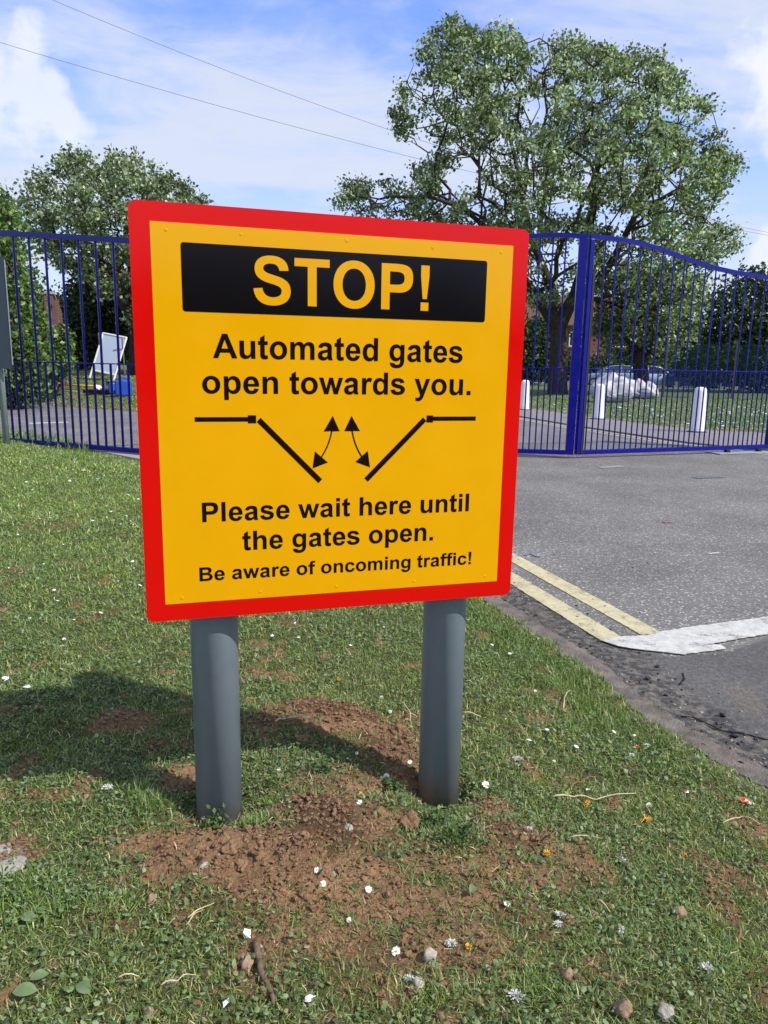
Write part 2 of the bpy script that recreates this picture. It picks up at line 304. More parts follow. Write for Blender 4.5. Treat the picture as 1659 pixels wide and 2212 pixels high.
# ------------------------------------------------------------------ terrain
ROAD = -.13
E = [(9, -.2), (4, .8), (2.4, 1.2), (1.6, 1.6), (1.177, 2.03), (1.10, 2.18), (1.0, 2.38), (.914, 2.68), (.845, 3.04), (.632, 3.62), (.545, 3.9), (.1, 5.2), (-.6, 7.2), (-1.3, 8.5), (-2.2, 8.9), (-3.02, 9.15), (-3.6, 9.72), (-4.12, 10.15), (-4.9, 11.2), (-6.2, 12.2), (-9, 13.2), (-16, 14.6), (-40, 16)]
VERGE = E + [(-60, 10), (-60, -8), (9, -8)]
def W(x, y): return tuple(gp(x, y, -.02)[:2])
BARE = [(W(475, 1855), .17, .095, 0, 1.15), (W(600, 1890), .17, .08, .1, 1.05), (W(720, 1800), .15, .09, -.2, 1.1), (W(760, 1700), .12, .07, 0, .8), (W(830, 1960), .16, .05, 0, .72), (W(960, 2060), .16, .05, 0, .62), (W(1100, 1880), .14, .06, 0, .68), (W(700, 2040), .12, .04, 0, .6), (W(690, 1560), .20, .07, .1, 1.05), (W(850, 1600), .10, .09, 0, .95), (W(850, 1690), .085, .07, 0, 1.05),
        (W(1130, 1810), .11, .055, -.1, .9), (W(640, 1950), .14, .035, .1, .75), (W(930, 1880), .10, .03, 0, .6), (W(1010, 1960), .10, .03, 0, .62), (W(1010, 2080), .09, .03, 0, .75), (W(1150, 1985), .08, .025, 0, .5),
        (W(255, 1575), .10, .05, 0, .8), (W(400, 1690), .07, .05, 0, .95), (W(1040, 1730), .06, .05, 0, .9), (W(12, 1868), .045, .03, 0, 1.3), (W(1640, 1735), .06, .05, 0, .75), (W(880, 2150), .12, .03, 0, .55), (W(560, 2080), .07, .05, 0, .55), (W(1590, 1850), .04, .1, .6, .6), (W(1270, 1860), .05, .06, 0, .6), (W(760, 1900), .12, .04, 0, .8)]
def bare(x, y):
    x = np.asarray(x, float); y = np.asarray(y, float)
    m = np.zeros(x.shape); wob = (fbm(x, y, 14, 4, .6) - .5) * 1.5
    for (cx, cy), rx, ry, a, k in BARE:
        ca, sa = math.cos(a), math.sin(a); u = ((x - cx) * ca + (y - cy) * sa) / rx; v = (-(x - cx) * sa + (y - cy) * ca) / (ry * 1.25)
        m = np.maximum(m, k * sstep(1.75, .45, np.sqrt(u * u + v * v) + wob))
    m = np.maximum(m, .55 * sstep(.60, .76, fbm(x, y, 9, 3)))                        # thin spots everywhere
    return np.clip(m, 0, 1)
LP = (-.4133, 1.7316); RP = (.170, 1.918)      # sign posts
def verge_h(x, y):
    x = np.asarray(x, float); y = np.asarray(y, float)
    d = sd_poly(VERGE, x, y); e = (fbm(x, y, 7, 3) - .5) * .045
    d2 = d + e
    h = -.118 + .118 * sstep(0, 1.5, d2) ** .9
    h = np.where(d2 < 0, -.118 + d2 * 1.0, h)
    near = sstep(9, 5, np.abs(x) + np.abs(y - 2)); b = bare(x, y) * near
    h = h + (fbm(x, y, 3.1, 3) - .5) * .03 + near * (fbm(x, y, 24, 3) - .5) * .010
    h = h + b * (.006 + (fbm(x, y, 33, 4, .6) - .45) * .036 + (fbm(x, y, 75, 2) - .5) * .022)
    for (cx, cy), r, k in ((W(470, 1860), .11, .012), (W(700, 1800), .13, .025), (W(690, 1560), .15, .03), (W(1080, 1790), .1, .015), (W(860, 1740), .055, .03), (W(330, 1750), .08, .02), (W(970, 1830), .07, .018)):
        h = h + k * np.exp(-((x - cx) ** 2 + (y - cy) ** 2) / r ** 2)
    for (cx, cy), k in ((LP, .026), (RP, .046)): h = h - k * np.exp(-((x - cx) ** 2 + (y - cy + .03) ** 2) / .15 ** 2)
    for (cx, cy), k in ((LP, .008), (RP, .022)):                                      # settled ring where the posts were dug in
        r = np.hypot(x - cx, y - cy); h = h - k * sstep(.105, .062, r) * 1.0
    cx, cy = W(905, 1790); h = h - .03 * np.exp(-(((x - cx) / .09) ** 2 + ((y - cy) / .035) ** 2))
    return h
def graded(a, b, fa, fb, st, g=1.12, mx_=1.0):
    c = list(np.arange(fa, fb, st)); s = st; v = c[-1]
    while v < b: s = min(s * g, mx_); v += s; c.append(v)
    s = st; v = fa; pre = []
    while v > a: s = min(s * g, mx_); v -= s; pre.append(v)
    return np.array(pre[::-1] + c)
def grid_obj(name, xs, ys, hf, colf, m, keep=None, **kw):
    X, Y = np.meshgrid(xs, ys); x = X.ravel(); y = Y.ravel(); z = hf(x, y); nx = len(xs)
    i = np.arange(len(x)).reshape(X.shape); q = np.stack([i[:-1, :-1], i[:-1, 1:], i[1:, 1:], i[1:, :-1]], -1).reshape(-1, 4)
    if keep is not None: k = keep(x, y); q = q[k[q].any(1)]
    u, inv = np.unique(q, return_inverse=True); q = inv.reshape(q.shape)
    return tag(np_mesh(name, np.stack([x, y, z], 1)[u], [q], m, col=colf(x, y)[u], smooth=True), **kw)
def lerp(a, b, t): return np.asarray(a)[None] * (1 - t[:, None]) + np.asarray(b)[None] * t[:, None]
def verge_col(x, y):
    b = bare(x, y) * sstep(9, 5, np.abs(x) + np.abs(y - 2)); c = lerp((.070, .070, .032), (.215, .127, .070), np.clip(b * 1.6, 0, 1))
    n = fbm(x, y, 11, 3); c = c * (.75 + .5 * n[:, None]); n2 = sstep(.45, .7, fbm(x + 5, y, 6, 3))
    c = c * (1 - .6 * n2[:, None] * b[:, None]) 
    d = sd_poly(VERGE, x, y); k = sstep(.10, .0, d); c = c * (1 - k[:, None]) + np.array((.20, .15, .11))[None] * k[:, None] * (.7 + .6 * n[:, None])
    g = sstep(.05, .02, np.hypot(x - BARE[20][0][0], (y - BARE[20][0][1]) * 1.3)); c = c * (1 - g[:, None]) + np.array((.30, .28, .25))[None] * g[:, None]
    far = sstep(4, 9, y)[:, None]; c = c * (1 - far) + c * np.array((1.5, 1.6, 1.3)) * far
    return c
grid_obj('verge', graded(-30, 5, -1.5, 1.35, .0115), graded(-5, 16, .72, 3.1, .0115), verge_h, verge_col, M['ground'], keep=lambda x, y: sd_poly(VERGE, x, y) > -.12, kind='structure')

def road_h(x, y):
    d = -sd_poly(VERGE, x, y); k = sstep(.42, .1, d) * sstep(6, 4, y)
    return ROAD + k * (fbm(x, y, 16, 4, .6) - .55) * .022
STOPW = [(1.02, 3.29), (1.313, 3.12), (1.6, 3.2), (1.888, 3.41), (9, 8.9), (12, 2), (9, -1)]
def road_col(x, y):
    d = -sd_poly(VERGE, x, y) + (fbm(x, y, 8, 4, .6) - .5) * .14; g = sstep(.40, .26, d) * sstep(8, 5, y)
    old = sstep(-.015, .015, sd_poly([(.9, 3.3)] + STOPW + [(1.0, 1.0), (.7, 2.5)], x, y) + (fbm(x, y, 20, 3) - .5) * .04)
    du = sstep(.62, .74, fbm(x, y, 5, 4)) * .35 + sstep(.14, .04, d) * .55 * sstep(.4, .6, fbm(x, y, 12, 3))
    patch = sstep(.66, .70, fbm(x + 3, y, 6, 2)) * g * .0
    return np.stack([du * sstep(6, 3, y), old, g * (1 - patch)], 1)
def notfar(x, y): return np.ones(len(x), bool)
grid_obj('road', graded(-60, 60, .4, 2.6, .014, 1.1, 2.), graded(-8, 90, 1.6, 4.3, .014, 1.1, 2.), road_h, road_col, M['road'], keep=lambda x, y: sd_poly(VERGE, x, y) < .3, kind='structure')
gm = MB(); s_ = 900
gm.bm.faces.new([gm.bm.verts.new(p) for p in ((-s_, -s_, -.30), (s_, -s_, -.30), (s_, s_, -.30), (-s_, s_, -.30))])
tag(gm.build('ground', mat('far_ground', (.06, .08, .03), .95, .2, .3, .3), None), kind='structure')

def ribbon(line, wd, z, name, m, jit=.004, step=.03, parent=None, **kw):
    P = np.array(line, float); seg = np.hypot(*np.diff(P, axis=0).T); L = np.concatenate([[0], np.cumsum(seg)]); n = max(2, int(L[-1] / step)); s = np.linspace(0, L[-1], n)
    x = np.interp(s, L, P[:, 0]); y = np.interp(s, L, P[:, 1]); tx = np.gradient(x); ty = np.gradient(y); q = np.hypot(tx, ty); nx, ny = -ty / q, tx / q
    ja = (fbm(s, s * 0 + wd * 50, 55, 3) - .5) * 2 * jit; jb = (fbm(s, s * 0 + 77, 55, 3) - .5) * 2 * jit
    a = np.stack([x + nx * (wd / 2 + ja), y + ny * (wd / 2 + ja), z + s * 0], 1); b = np.stack([x - nx * (wd / 2 + jb), y - ny * (wd / 2 + jb), z + s * 0], 1)
    i = np.arange(n - 1); v = np.concatenate([a, b]); f = np.stack([i, i + n, i + n + 1, i + 1], 1)
    v2 = v.copy(); v2[:, 2] -= .003; nb = 2 * n
    side = np.concatenate([np.stack([i, i + 1, i + 1 + nb, i + nb], 1), np.stack([i + n, i + n + nb, i + 1 + n + nb, i + 1 + n], 1)])
    return tag(np_mesh(name, np.concatenate([v, v2]), [f, side], m, parent), **kw)
# kerb edging, flush concrete strip, hugging the verge
kp = [(2.4, 1.27), (1.66, 1.66), (1.235, 2.07), (1.155, 2.22), (1.055, 2.42), (.965, 2.70), (.895, 3.06), (.68, 3.66), (.593, 3.93), (.15, 5.22), (-.55, 7.22), (-1.25, 8.5)]
kb = ribbon(kp, .105, ROAD + .008, 'kerb', M['kerb'], .02, .01, kind='structure')
ribbon([gp(1409, 1371, ROAD)[:2], gp(1108, 1205.5, ROAD)[:2], (-.36, 8.4), (-.95, 10)], .118, ROAD + .0042, 'yellow_line', M['yline'], .0045, .006, kind='structure')
ribbon([gp(1320, 1381, ROAD)[:2], gp(1105, 1249, ROAD)[:2], (-.56, 8.1), (-1.12, 9.6)], .124, ROAD + .0042, 'yellow_line', M['yline'], .0045, .006, kind='structure')
# give-way / stop line with its ragged lower tongue
def flat_poly(pts, z, name, m, **kw):
    a = MB(); out = []
    P = np.array(pts, float); n = len(P)
    for i in range(n):
        p, q = P[i], P[(i + 1) % n]; k = max(1, int(np.hypot(*(q - p)) / .012))
        for j in range(k):
            t = p + (q - p) * j / k; jx = (vnoise(np.array([t[0] * 60]), np.array([t[1] * 60]))[0] - .5) * .008; out.append((t[0] + jx, t[1] - jx, z))
    vs = [a.bm.verts.new(o) for o in out]; f = a.bm.faces.new(vs); ex = bmesh.ops.extrude_face_region(a.bm, geom=[f])
    for v in ex['geom']:
        if isinstance(v, bmesh.types.BMVert): v.co.z -= .003
    bmesh.ops.triangulate(a.bm, faces=a.bm.faces); return tag(a.build(name, m), **kw)
flat_poly([tuple(gp(x, y, ROAD)[:2]) for x, y in ((1296, 1386), (1335, 1399), (1370, 1405), (1425, 1411), (1476, 1417), (1525, 1411), (1568, 1404), (1556, 1396), (1520, 1397), (1590, 1384), (1659, 1372), (2300, 1262), (2300, 1236), (1659, 1335), (1580, 1346), (1503, 1356), (1430, 1367), (1400, 1376), (1350, 1378))], ROAD + .0095, 'stop_line', M['wline'], kind='structure')
def scrawl(pts, wd, nm, m, lift=.006): ribbon([tuple(gp(x, y, ROAD)[:2]) for x, y in pts], wd, ROAD + lift, nm, m, wd * .3, .012, kind='structure')
CRK = mat('crack_fill', (.018, .017, .017), .9, .2)
for pts in (((1470, 1548), (1500, 1552), (1560, 1580), (1600, 1585), (1670, 1602)), ((1468, 1480), (1478, 1468), (1476, 1456))):
    ribbon([tuple(gp(x, y, ROAD)[:2]) for x, y in pts], .004, ROAD + .0045, 'road_crack', CRK, .005, .006, kind='structure')
scrawl(((1120, 1202), (1145, 1196), (1165, 1204)), .03, 'paint_mark', mat('faded_blue_paint', (.14, .17, .20), .9))
scrawl(((1295, 1011), (1345, 1007)), .12, 'paint_mark', mat('faded_white_paint', (.24, .235, .225), .9)); scrawl(((1530, 1197), (1553, 1195)), .022, 'paint_mark', M['wline']); scrawl(((1433, 1129), (1452, 1128)), .04, 'paint_mark', mat('faded_red_paint', (.26, .13, .11), .9)); scrawl(((1500, 1033), (1560, 1031)), .10, 'paint_mark', mat('faded_bluegrey_paint', (.10, .115, .13), .9))
# concrete pad under the left hand fence
a = MB(); pts = [(-.9, 9.95), (-1.5, 8.75), (-2.3, 9.0), (-3.05, 9.25), (-3.7, 9.85), (-4.3, 10.35), (-4.0, 10.6), (-3.3, 10.15), (-2.5, 9.75)]
a.prism(pts, 2, ROAD - .05, ROAD + .03); tag(a.build('concrete_strip', M['conc']), kind='structure')
# far pavement, its double yellow lines and the lawns
PATHO = [(9.5, 7.5), (7.2, 10.2), (5.28, 12.9), (4.2, 16.16), (3.46, 18.9), (2.9, 24), (2.6, 40), (2.6, 60)]
LAWN = [(30, 14.2), (12, 14.6), (7.81, 15.1), (6.82, 15.5), (6.15, 16.3), (5.4, 18.6), (4.9, 20.3), (4.3, 22.5), (3.9, 26), (3.7, 60), (60, 60), (60, 14)]
a = MB(); a.prism(PATHO + [(60, 60), (60, 7.5)], 2, ROAD - .1, ROAD + .028); tag(a.build('pavement', mat('pavement_asphalt', (.20, .185, .172), .9, .3, .22, 9, .4, 100)), kind='structure')
for off in (.22, .42):
    ribbon([(x - off * .93, y - off * .35) for x, y in PATHO[:6]], .075, ROAD + .006, 'yellow_line', M['yline'], .004, .2, kind='structure')
def lawn_h(x, y): return ROAD + .03 + .10 * sstep(0, 6, sd_poly(LAWN, x, y)) + (fbm(x, y, 1.5, 3) - .5) * .05 * sstep(0, 1, sd_poly(LAWN, x, y)) - .4 * np.clip(-sd_poly(LAWN, x, y), 0, .3)
def lawn_col(x, y):
    n = fbm(x, y, 2.2, 4, .6); c = lerp((.085, .135, .035), (.14, .145, .06), sstep(.48, .75, n)); d = sd_poly(LAWN, x, y); k = sstep(.5, 0, d)[:, None] * .6
    return c * (1 - k) + np.array((.2, .16, .1)) * k
grid_obj('lawn', np.arange(2.6, 46, .16), np.arange(13.6, 60, .2), lawn_h, lawn_col, M['far'], keep=lambda x, y: sd_poly(LAWN, x, y) > -.2, kind='structure')
BANK = [(-60, 27), (-14, 23.2), (-11.4, 21.7), (-8.6, 19.7), (-6.2, 18.4), (-5.0, 18.3), (-4.2, 19.2), (-3.8, 23), (-3.6, 60), (-60, 60)]
def bank_h(x, y):
    d = sd_poly(BANK, x, y); return np.where(d < 0, ROAD + d, ROAD + .02 + .50 * sstep(0, 4.5, d) + .5 * sstep(3, 14, d) + (fbm(x, y, 1.7, 3) - .5) * .06 * sstep(0, .5, d))
def bank_col(x, y):
    n = fbm(x, y, 2.5, 4, .6); c = lerp((.08, .12, .035), (.14, .13, .065), sstep(.42, .68, n)); d = sd_poly(BANK, x, y); k = sstep(.9, 0, d)[:, None] * .6
    return c * (1 - k) + np.array((.19, .15, .09)) * k
grid_obj('grass_bank', np.arange(-34, -3.2, .16), np.arange(18, 48, .2), bank_h, bank_col, M['far'], keep=lambda x, y: sd_poly(BANK, x, y) > -.25, kind='structure')

# ------------------------------------------------------------------ the warning sign
GL = {  # bold grotesque outlines drawn by hand on a 2048 unit em: (advance, path)
'S': (1366, 'M74 477L362 505C380 330 500 229 685 229C875 229 985 305 985 430C985 540 890 590 640 645C290 725 120 840 120 1088C120 1330 310 1491 650 1491C1010 1491 1205 1330 1212 1059L916 1046C895 1190 805 1253 645 1253C480 1253 398 1190 398 1100C398 1005 500 960 745 902C1090 820 1280 720 1280 430C1280 160 1065 -25 685 -25C320 -25 115 140 74 477Z'),
'T': (1251, 'M478 0L478 1218L43 1218L43 1466L1208 1466L1208 1218L774 1218L774 0Z'),
'O': (1593, 'E797 733 707 758Z E797 733 402 508Z'),
'P': (1366, 'M149 0L149 1466L624 1466C1050 1466 1270 1420 1270 1010C1270 700 1080 553 760 553L445 553L445 0Z M445 1218L445 802L640 802C870 802 965 850 965 1010C965 1180 860 1218 640 1218Z'),
'A': (1479, 'M1471 0L1149 0L1021 333L435 333L314 0L0 0L571 1466L884 1466Z M926 580L724 1124L526 580Z'),
'B': (1479, 'M150 1466L736 1466C1120 1466 1300 1370 1300 1100C1300 940 1210 830 1060 775C1280 720 1385 590 1385 420C1385 120 1160 0 800 0L150 0Z M446 1222L446 883L700 883C910 883 1002 920 1002 1053C1002 1190 920 1222 680 1222Z M446 639L446 247L790 247C990 247 1080 310 1080 440C1080 590 970 639 740 639Z'),
'!': (682, 'M265 384L190 1118L190 1466L491 1466L491 1118L416 384Z M200 0L200 271L481 271L481 0Z'),
'.': (569, 'M147 0L147 281L428 281L428 0Z'),
'o': (1251, 'E625 541 545 561Z E625 541 258 343Z'),
'n': (1251, 'M143 0L143 1082L404 1082L404 923C500 1045 610 1106 757 1106C990 1106 1112 970 1112 700L1112 0L831 0L831 607C831 800 775 891 650 891C500 891 424 770 424 500L424 0Z'),
'h': (1251, 'M143 0L143 1466L424 1466L424 940C510 1050 620 1106 757 1106C990 1106 1112 970 1112 700L1112 0L831 0L831 607C831 800 775 891 650 891C500 891 424 770 424 500L424 0Z'),
'm': (1821, 'M125 0L125 1082L384 1082L384 935C470 1050 575 1106 700 1106C835 1106 930 1045 985 928C1080 1050 1185 1106 1310 1106C1555 1106 1675 975 1675 692L1675 0L1394 0L1394 620C1394 805 1350 888 1240 888C1105 888 1040 790 1040 520L1040 0L759 0L759 595C759 800 715 888 605 888C470 888 406 790 406 520L406 0Z'),
'u': (1251, 'M1108 1082L1108 0L847 0L847 159C751 37 641 -24 494 -24C261 -24 139 112 139 382L139 1082L420 1082L420 475C420 282 476 191 601 191C751 191 827 312 827 582L827 1082Z'),
'd': (1251, 'M1108 1466L1108 0L846 0L846 158C780 40 665 -24 535 -24C250 -24 80 195 80 545C80 890 255 1106 535 1106C660 1106 755 1050 827 950L827 1466Z M368 562C368 320 440 200 600 200C745 200 832 320 832 535C832 770 750 884 600 884C450 884 368 770 368 562Z'),
'p': (1251, 'M143 -407L143 1082L405 1082L405 924C471 1042 586 1106 716 1106C1001 1106 1171 887 1171 537C1171 192 996 -24 716 -24C591 -24 496 32 424 132L424 -407Z M883 520C883 762 811 882 651 882C506 882 419 762 419 547C419 312 501 198 651 198C801 198 883 312 883 520Z'),
'g': (1251, 'M846 1082L1108 1082L1108 110C1108 -250 930 -431 590 -431C300 -431 130 -330 115 -75L438 -114C455 -180 505 -210 590 -210C760 -210 827 -135 827 20L827 165C760 70 665 15 540 15C250 15 80 240 80 565C80 900 260 1106 545 1106C680 1106 780 1045 846 930Z M368 575C368 355 450 240 605 240C745 240 835 360 835 560C835 770 755 884 605 884C450 884 368 770 368 575Z'),
'e': (1139, 'M762 344L1042 297C975 100 830 -24 590 -24C250 -24 80 200 80 535C80 880 280 1106 565 1106C885 1106 1075 880 1060 452L364 452C370 285 460 192 592 192C685 192 740 240 762 344Z M778 628C772 790 695 888 578 888C455 888 372 790 374 628Z'),
'a': (1139, 'M357 752L102 798C145 985 275 1106 555 1106C850 1106 985 1010 985 760L982 330C982 190 995 105 1050 0L772 0C760 30 750 65 740 115C650 25 545 -24 430 -24C210 -24 74 105 74 290C74 470 180 560 360 600C530 640 640 655 701 684L701 712C701 825 655 872 535 872C440 872 390 838 357 752Z M701 495C650 478 590 465 520 450C410 425 358 390 358 315C358 235 415 182 505 182C590 182 665 225 688 295C700 335 701 380 701 440Z'),
's': (1139, 'M48 309L330 352C350 250 420 195 545 195C680 195 752 240 752 310C752 365 715 395 610 418C250 500 90 560 90 790C90 975 230 1106 525 1106C810 1106 940 1015 1000 815L735 766C710 850 645 895 530 895C400 895 345 855 345 805C345 745 410 725 660 665C930 600 1045 510 1045 330C1045 130 880 -24 545 -24C240 -24 90 100 48 309Z'),
't': (682, 'M634 1082L634 858L442 858L442 430C442 260 445 212 520 212C550 212 590 222 620 235L645 20C585 -10 510 -24 425 -24C250 -24 161 60 161 270L161 858L32 858L32 1082L161 1082L161 1293L442 1457L442 1082Z'),
'r': (797, 'M416 0L135 0L135 1082L396 1082L396 930C470 1060 535 1106 630 1106C700 1106 765 1085 820 1050L733 805C690 835 645 850 600 850C470 850 416 760 416 340Z'),
'y': (1139, 'M14 1082L313 1082L567 328L815 1082L1106 1082L731 60C620 -250 545 -431 290 -431C230 -431 170 -425 118 -412L93 -192C140 -202 180 -205 215 -205C340 -205 390 -130 425 -3Z'),
'w': (1593, 'M348 0L6 1082L283 1082L486 373L672 1082L920 1082L1106 373L1309 1082L1586 1082L1244 0L976 0L796 684L616 0Z'),
'f': (682, 'M24 1082L183 1082L183 1163C183 1400 290 1491 520 1491C600 1491 670 1482 729 1465L691 1270C650 1280 615 1283 580 1283C490 1283 462 1245 462 1150L462 1082L676 1082L676 861L462 861L462 0L183 0L183 861L24 861Z'),
'c': (1139, 'M1073 762L796 712C780 820 710 876 600 876C450 876 369 775 369 560C369 320 450 208 605 208C720 208 795 270 820 410L1096 363C1045 115 885 -24 592 -24C270 -24 80 190 80 540C80 895 275 1106 598 1106C865 1106 1015 990 1073 762Z'),
'i': (569, 'M143 0L143 1082L424 1082L424 0Z M143 1206L143 1466L424 1466L424 1206Z'),
'l': (569, 'M143 0L143 1466L424 1466L424 0Z')}
import re
def contours(path):
    out = []; cur = []
    for c, args in re.findall(r'([MLCEZ])([^MLCEZ]*)', path):
        v = [float(q) for q in args.split()]
        if c == 'M': cur = [tuple(v)]
        elif c == 'L': cur.append(tuple(v))
        elif c == 'C':
            p0 = cur[-1]
            for k in range(1, 10):
                t = k / 9; u = 1 - t; cur.append(tuple(u ** 3 * p0[i] + 3 * u * u * t * v[i] + 3 * u * t * t * v[2 + i] + t ** 3 * v[4 + i] for i in (0, 1)))
        elif c == 'E':
            cx, cy, rx, ry = v; cur = []
            for k in range(44):
                a_ = 2 * math.pi * k / 44; co, si = math.cos(a_), math.sin(a_); e = 2 / 2.12
                cur.append((cx + rx * math.copysign(abs(co) ** e, co), cy + ry * math.copysign(abs(si) ** e, si)))
        elif c == 'Z': out.append(cur)
    return out
def flat_shape(polys, y, th, m, name, parent):        # polygons (x, z) with holes -> thin sheet facing -y
    cu_ = bpy.data.curves.new(name, 'CURVE'); cu_.dimensions = '2D'; cu_.fill_mode = 'BOTH'; cu_.extrude = th / 2
    for P in polys:
        Q = [P[0]]
        for p in P[1:]:
            if math.hypot(p[0] - Q[-1][0], p[1] - Q[-1][1]) > 2e-5: Q.append(p)
        sp = cu_.splines.new('POLY'); sp.points.add(len(Q) - 1); sp.use_cyclic_u = True
        for i, p in enumerate(Q): sp.points[i].co = (p[0], p[1], 0, 1)
    ob = bpy.data.objects.new(name, cu_); me = bpy.data.meshes.new_from_object(ob)
    for v in me.vertices: v.co = (v.co.x, y - v.co.z, v.co.y)
    bpy.data.objects.remove(ob); me.materials.clear(); me.materials.append(m)
    return link(me, name, parent)
def text_line(s, u0, u1, v, cap, y, m, parent, name='lettering'):
    """u0, u1: ink extents, v: baseline; cap = cap height"""
    k = cap / 1466; polys = []; x = 0.
    for ch in s:
        if ch == ' ': x += 569; continue
        adv, pth = GL[ch]; polys += [[(px + x, py) for px, py in c] for c in contours(pth)]; x += adv
    a0 = min(p[0] for c in polys for p in c); a1 = max(p[0] for c in polys for p in c); kx = (u1 - u0) / (a1 - a0)
    return flat_shape([[(u0 + (px - a0) * kx, v + py * k) for px, py in c] for c in polys], y, .0005, m, name, parent)
def rrect(x0, z0, x1, z1, r, n=6):
    o = []
    for cx, cz, a0 in ((x1 - r, z1 - r, 0), (x0 + r, z1 - r, 90), (x0 + r, z0 + r, 180), (x1 - r, z0 + r, 270)):
        o += [(cx + r * math.cos(R(a0 + 90 * i / n)), cz + r * math.sin(R(a0 + 90 * i / n))) for i in range(n + 1)]
    return o
YAW = .2925; SA = (-.53445, 1.6, 0)
sign = empty('warning_sign', SA, YAW, label='yellow and red STOP sign about automated gates on two thick grey posts', cat='road sign')
ZB, ZT, WD = .5434, 1.4509, .9077
bd = flat_shape([rrect(0, ZB, WD, ZT, .017)], .0018, .003, M['red'], 'board', sign)
flat_shape([rrect(.0413, .5830, .8673, 1.4114, .0012)], 0, .0008, M['yellow'], 'yellow_face', sign)
flat_shape([rrect(.1017, 1.2330, .8015, 1.3735, .006)], -.0006, .0008, M['blackpanel'], 'black_panel', sign)
text_line('STOP!', .2518, .6572, 1.2538, .1012, -.0013, M['yellow'], sign)
text_line('Automated gates', .1623, .7478, 1.1368, .0520, -.0007, M['black'], sign)
text_line('open towards you.', .1376, .7721, 1.0602, .0508, -.0007, M['black'], sign)
text_line('Please wait here until', .1290, .7800, .7719, .0447, -.0007, M['black'], sign)
text_line('the gates open.', .2175, .6868, .7012, .0452, -.0007, M['black'], sign)
text_line('Be aware of oncoming traffic!', .1190, .7925, .6332, .0325, -.0007, M['black'], sign)
def bar_poly(p, q, t):
    d = Vector((q[0] - p[0], q[1] - p[1])); n_ = Vector((-d.y, d.x)).normalized() * t / 2
    return [(p[0] + n_.x, p[1] + n_.y), (q[0] + n_.x, q[1] + n_.y), (q[0] - n_.x, q[1] - n_.y), (p[0] - n_.x, p[1] - n_.y)]
YL = -.0007
flat_shape([[(.1193, .9984), (.1193, 1.0083), (.2351, 1.0083), (.2351, 1.0122), (.2533, 1.0122), (.2533, .9944), (.2351, .9944), (.2351, .9984)]], YL, .0005, M['black'], 'gate_diagram', sign)
flat_shape([[(.7887, .9984), (.7887, 1.0083), (.6771, 1.0083), (.6771, 1.0110), (.6606, 1.0110), (.6606, .9944), (.6771, .9944), (.6771, .9984)]], YL, .0005, M['black'], 'gate_diagram', sign)
flat_shape([bar_poly((.2590, 1.0022), (.4005, .8583), .0125)], YL, .0005, M['black'], 'gate_diagram', sign)
flat_shape([bar_poly((.6560, 1.0022), (.5118, .8583), .0125)], YL, .0005, M['black'], 'gate_diagram', sign)
def arrow(t1, l1, r1, t2, l2, r2, bulge):
    b1 = ((l1[0] + r1[0]) / 2, (l1[1] + r1[1]) / 2); b2 = ((l2[0] + r2[0]) / 2, (l2[1] + r2[1]) / 2); c = ((b1[0] + b2[0]) / 2 + bulge, (b1[1] + b2[1]) / 2 - .004)
    pl = []
    for k in range(13):
        t = k / 12; pl.append((b1[0] * (1 - t) ** 2 + 2 * c[0] * t * (1 - t) + b2[0] * t * t, b1[1] * (1 - t) ** 2 + 2 * c[1] * t * (1 - t) + b2[1] * t * t))
    L, Rr = [], []
    for k, p in enumerate(pl):
        q0, q1 = pl[max(k - 1, 0)], pl[min(k + 1, 12)]; d = Vector((q1[0] - q0[0], q1[1] - q0[1])).normalized(); L.append((p[0] - d.y * .0016, p[1] + d.x * .0016)); Rr.append((p[0] + d.y * .0016, p[1] - d.x * .0016))
    flat_shape([[t1, l1, Rr[0]] + Rr[1:] + [l2, t2, r2] + L[::-1] + [r1]], YL, .0005, M['black'], 'arrow', sign)
arrow((.4296, 1.0105), (.4085, .9748), (.4462, .9752), (.3822, .8890), (.3878, .9285), (.4185, .9022), .006)
arrow((.4746, 1.0105), (.4575, .9752), (.4953, .9748), (.5210, .8885), (.4850, .9022), (.5150, .9280), -.006)
for u, v in ((.0731, 1.3959), (.2275, 1.3964), (.4599, 1.3979), (.6639, 1.3951), (.8366, 1.3951), (.0786, .5958), (.2566, .598), (.4415, .598), (.64, .598), (.8333, .5983)):
    rv = MB(); r_ = bmesh.ops.create_uvsphere(rv.bm, u_segments=12, v_segments=6, radius=.0036)['verts']
    for p in r_: p.co = Vector((p.co.x + u, p.co.y * .12 - .0005, p.co.z + v))
    for f in rv.bm.faces: f.smooth = True
    rv.build('rivet_head', M['yellow'], sign)
for v in (.66, 1.30):
    a = MB(); a.box((WD / 2, .0165, v), (WD - .06, .024, .045)); a.build('back_rail', M['alu'], sign)
def wloc(u, y): return (SA[0] + u * math.cos(YAW) - y * math.sin(YAW), SA[1] + u * math.sin(YAW) + y * math.cos(YAW))
for u in (.154, .762):
    a = MB(); a.lathe([(.0575, -.35), (.0575, 1.40), (.054, 1.412), (.03, 1.418), (.0005, 1.42)], (u, .091, 0), 48); pp = a.build('post', M['post'], sign)
    for v in (.66, 1.30):
        c = MB(); c.lathe([(.0595, v - .012), (.0605, v - .010), (.0605, v + .010), (.0595, v + .012)], (u, .091, 0), 32); c.build('clip_band', M['alu'], pp)
print('POSTS', wloc(.171, .091), wloc(.764, .091))

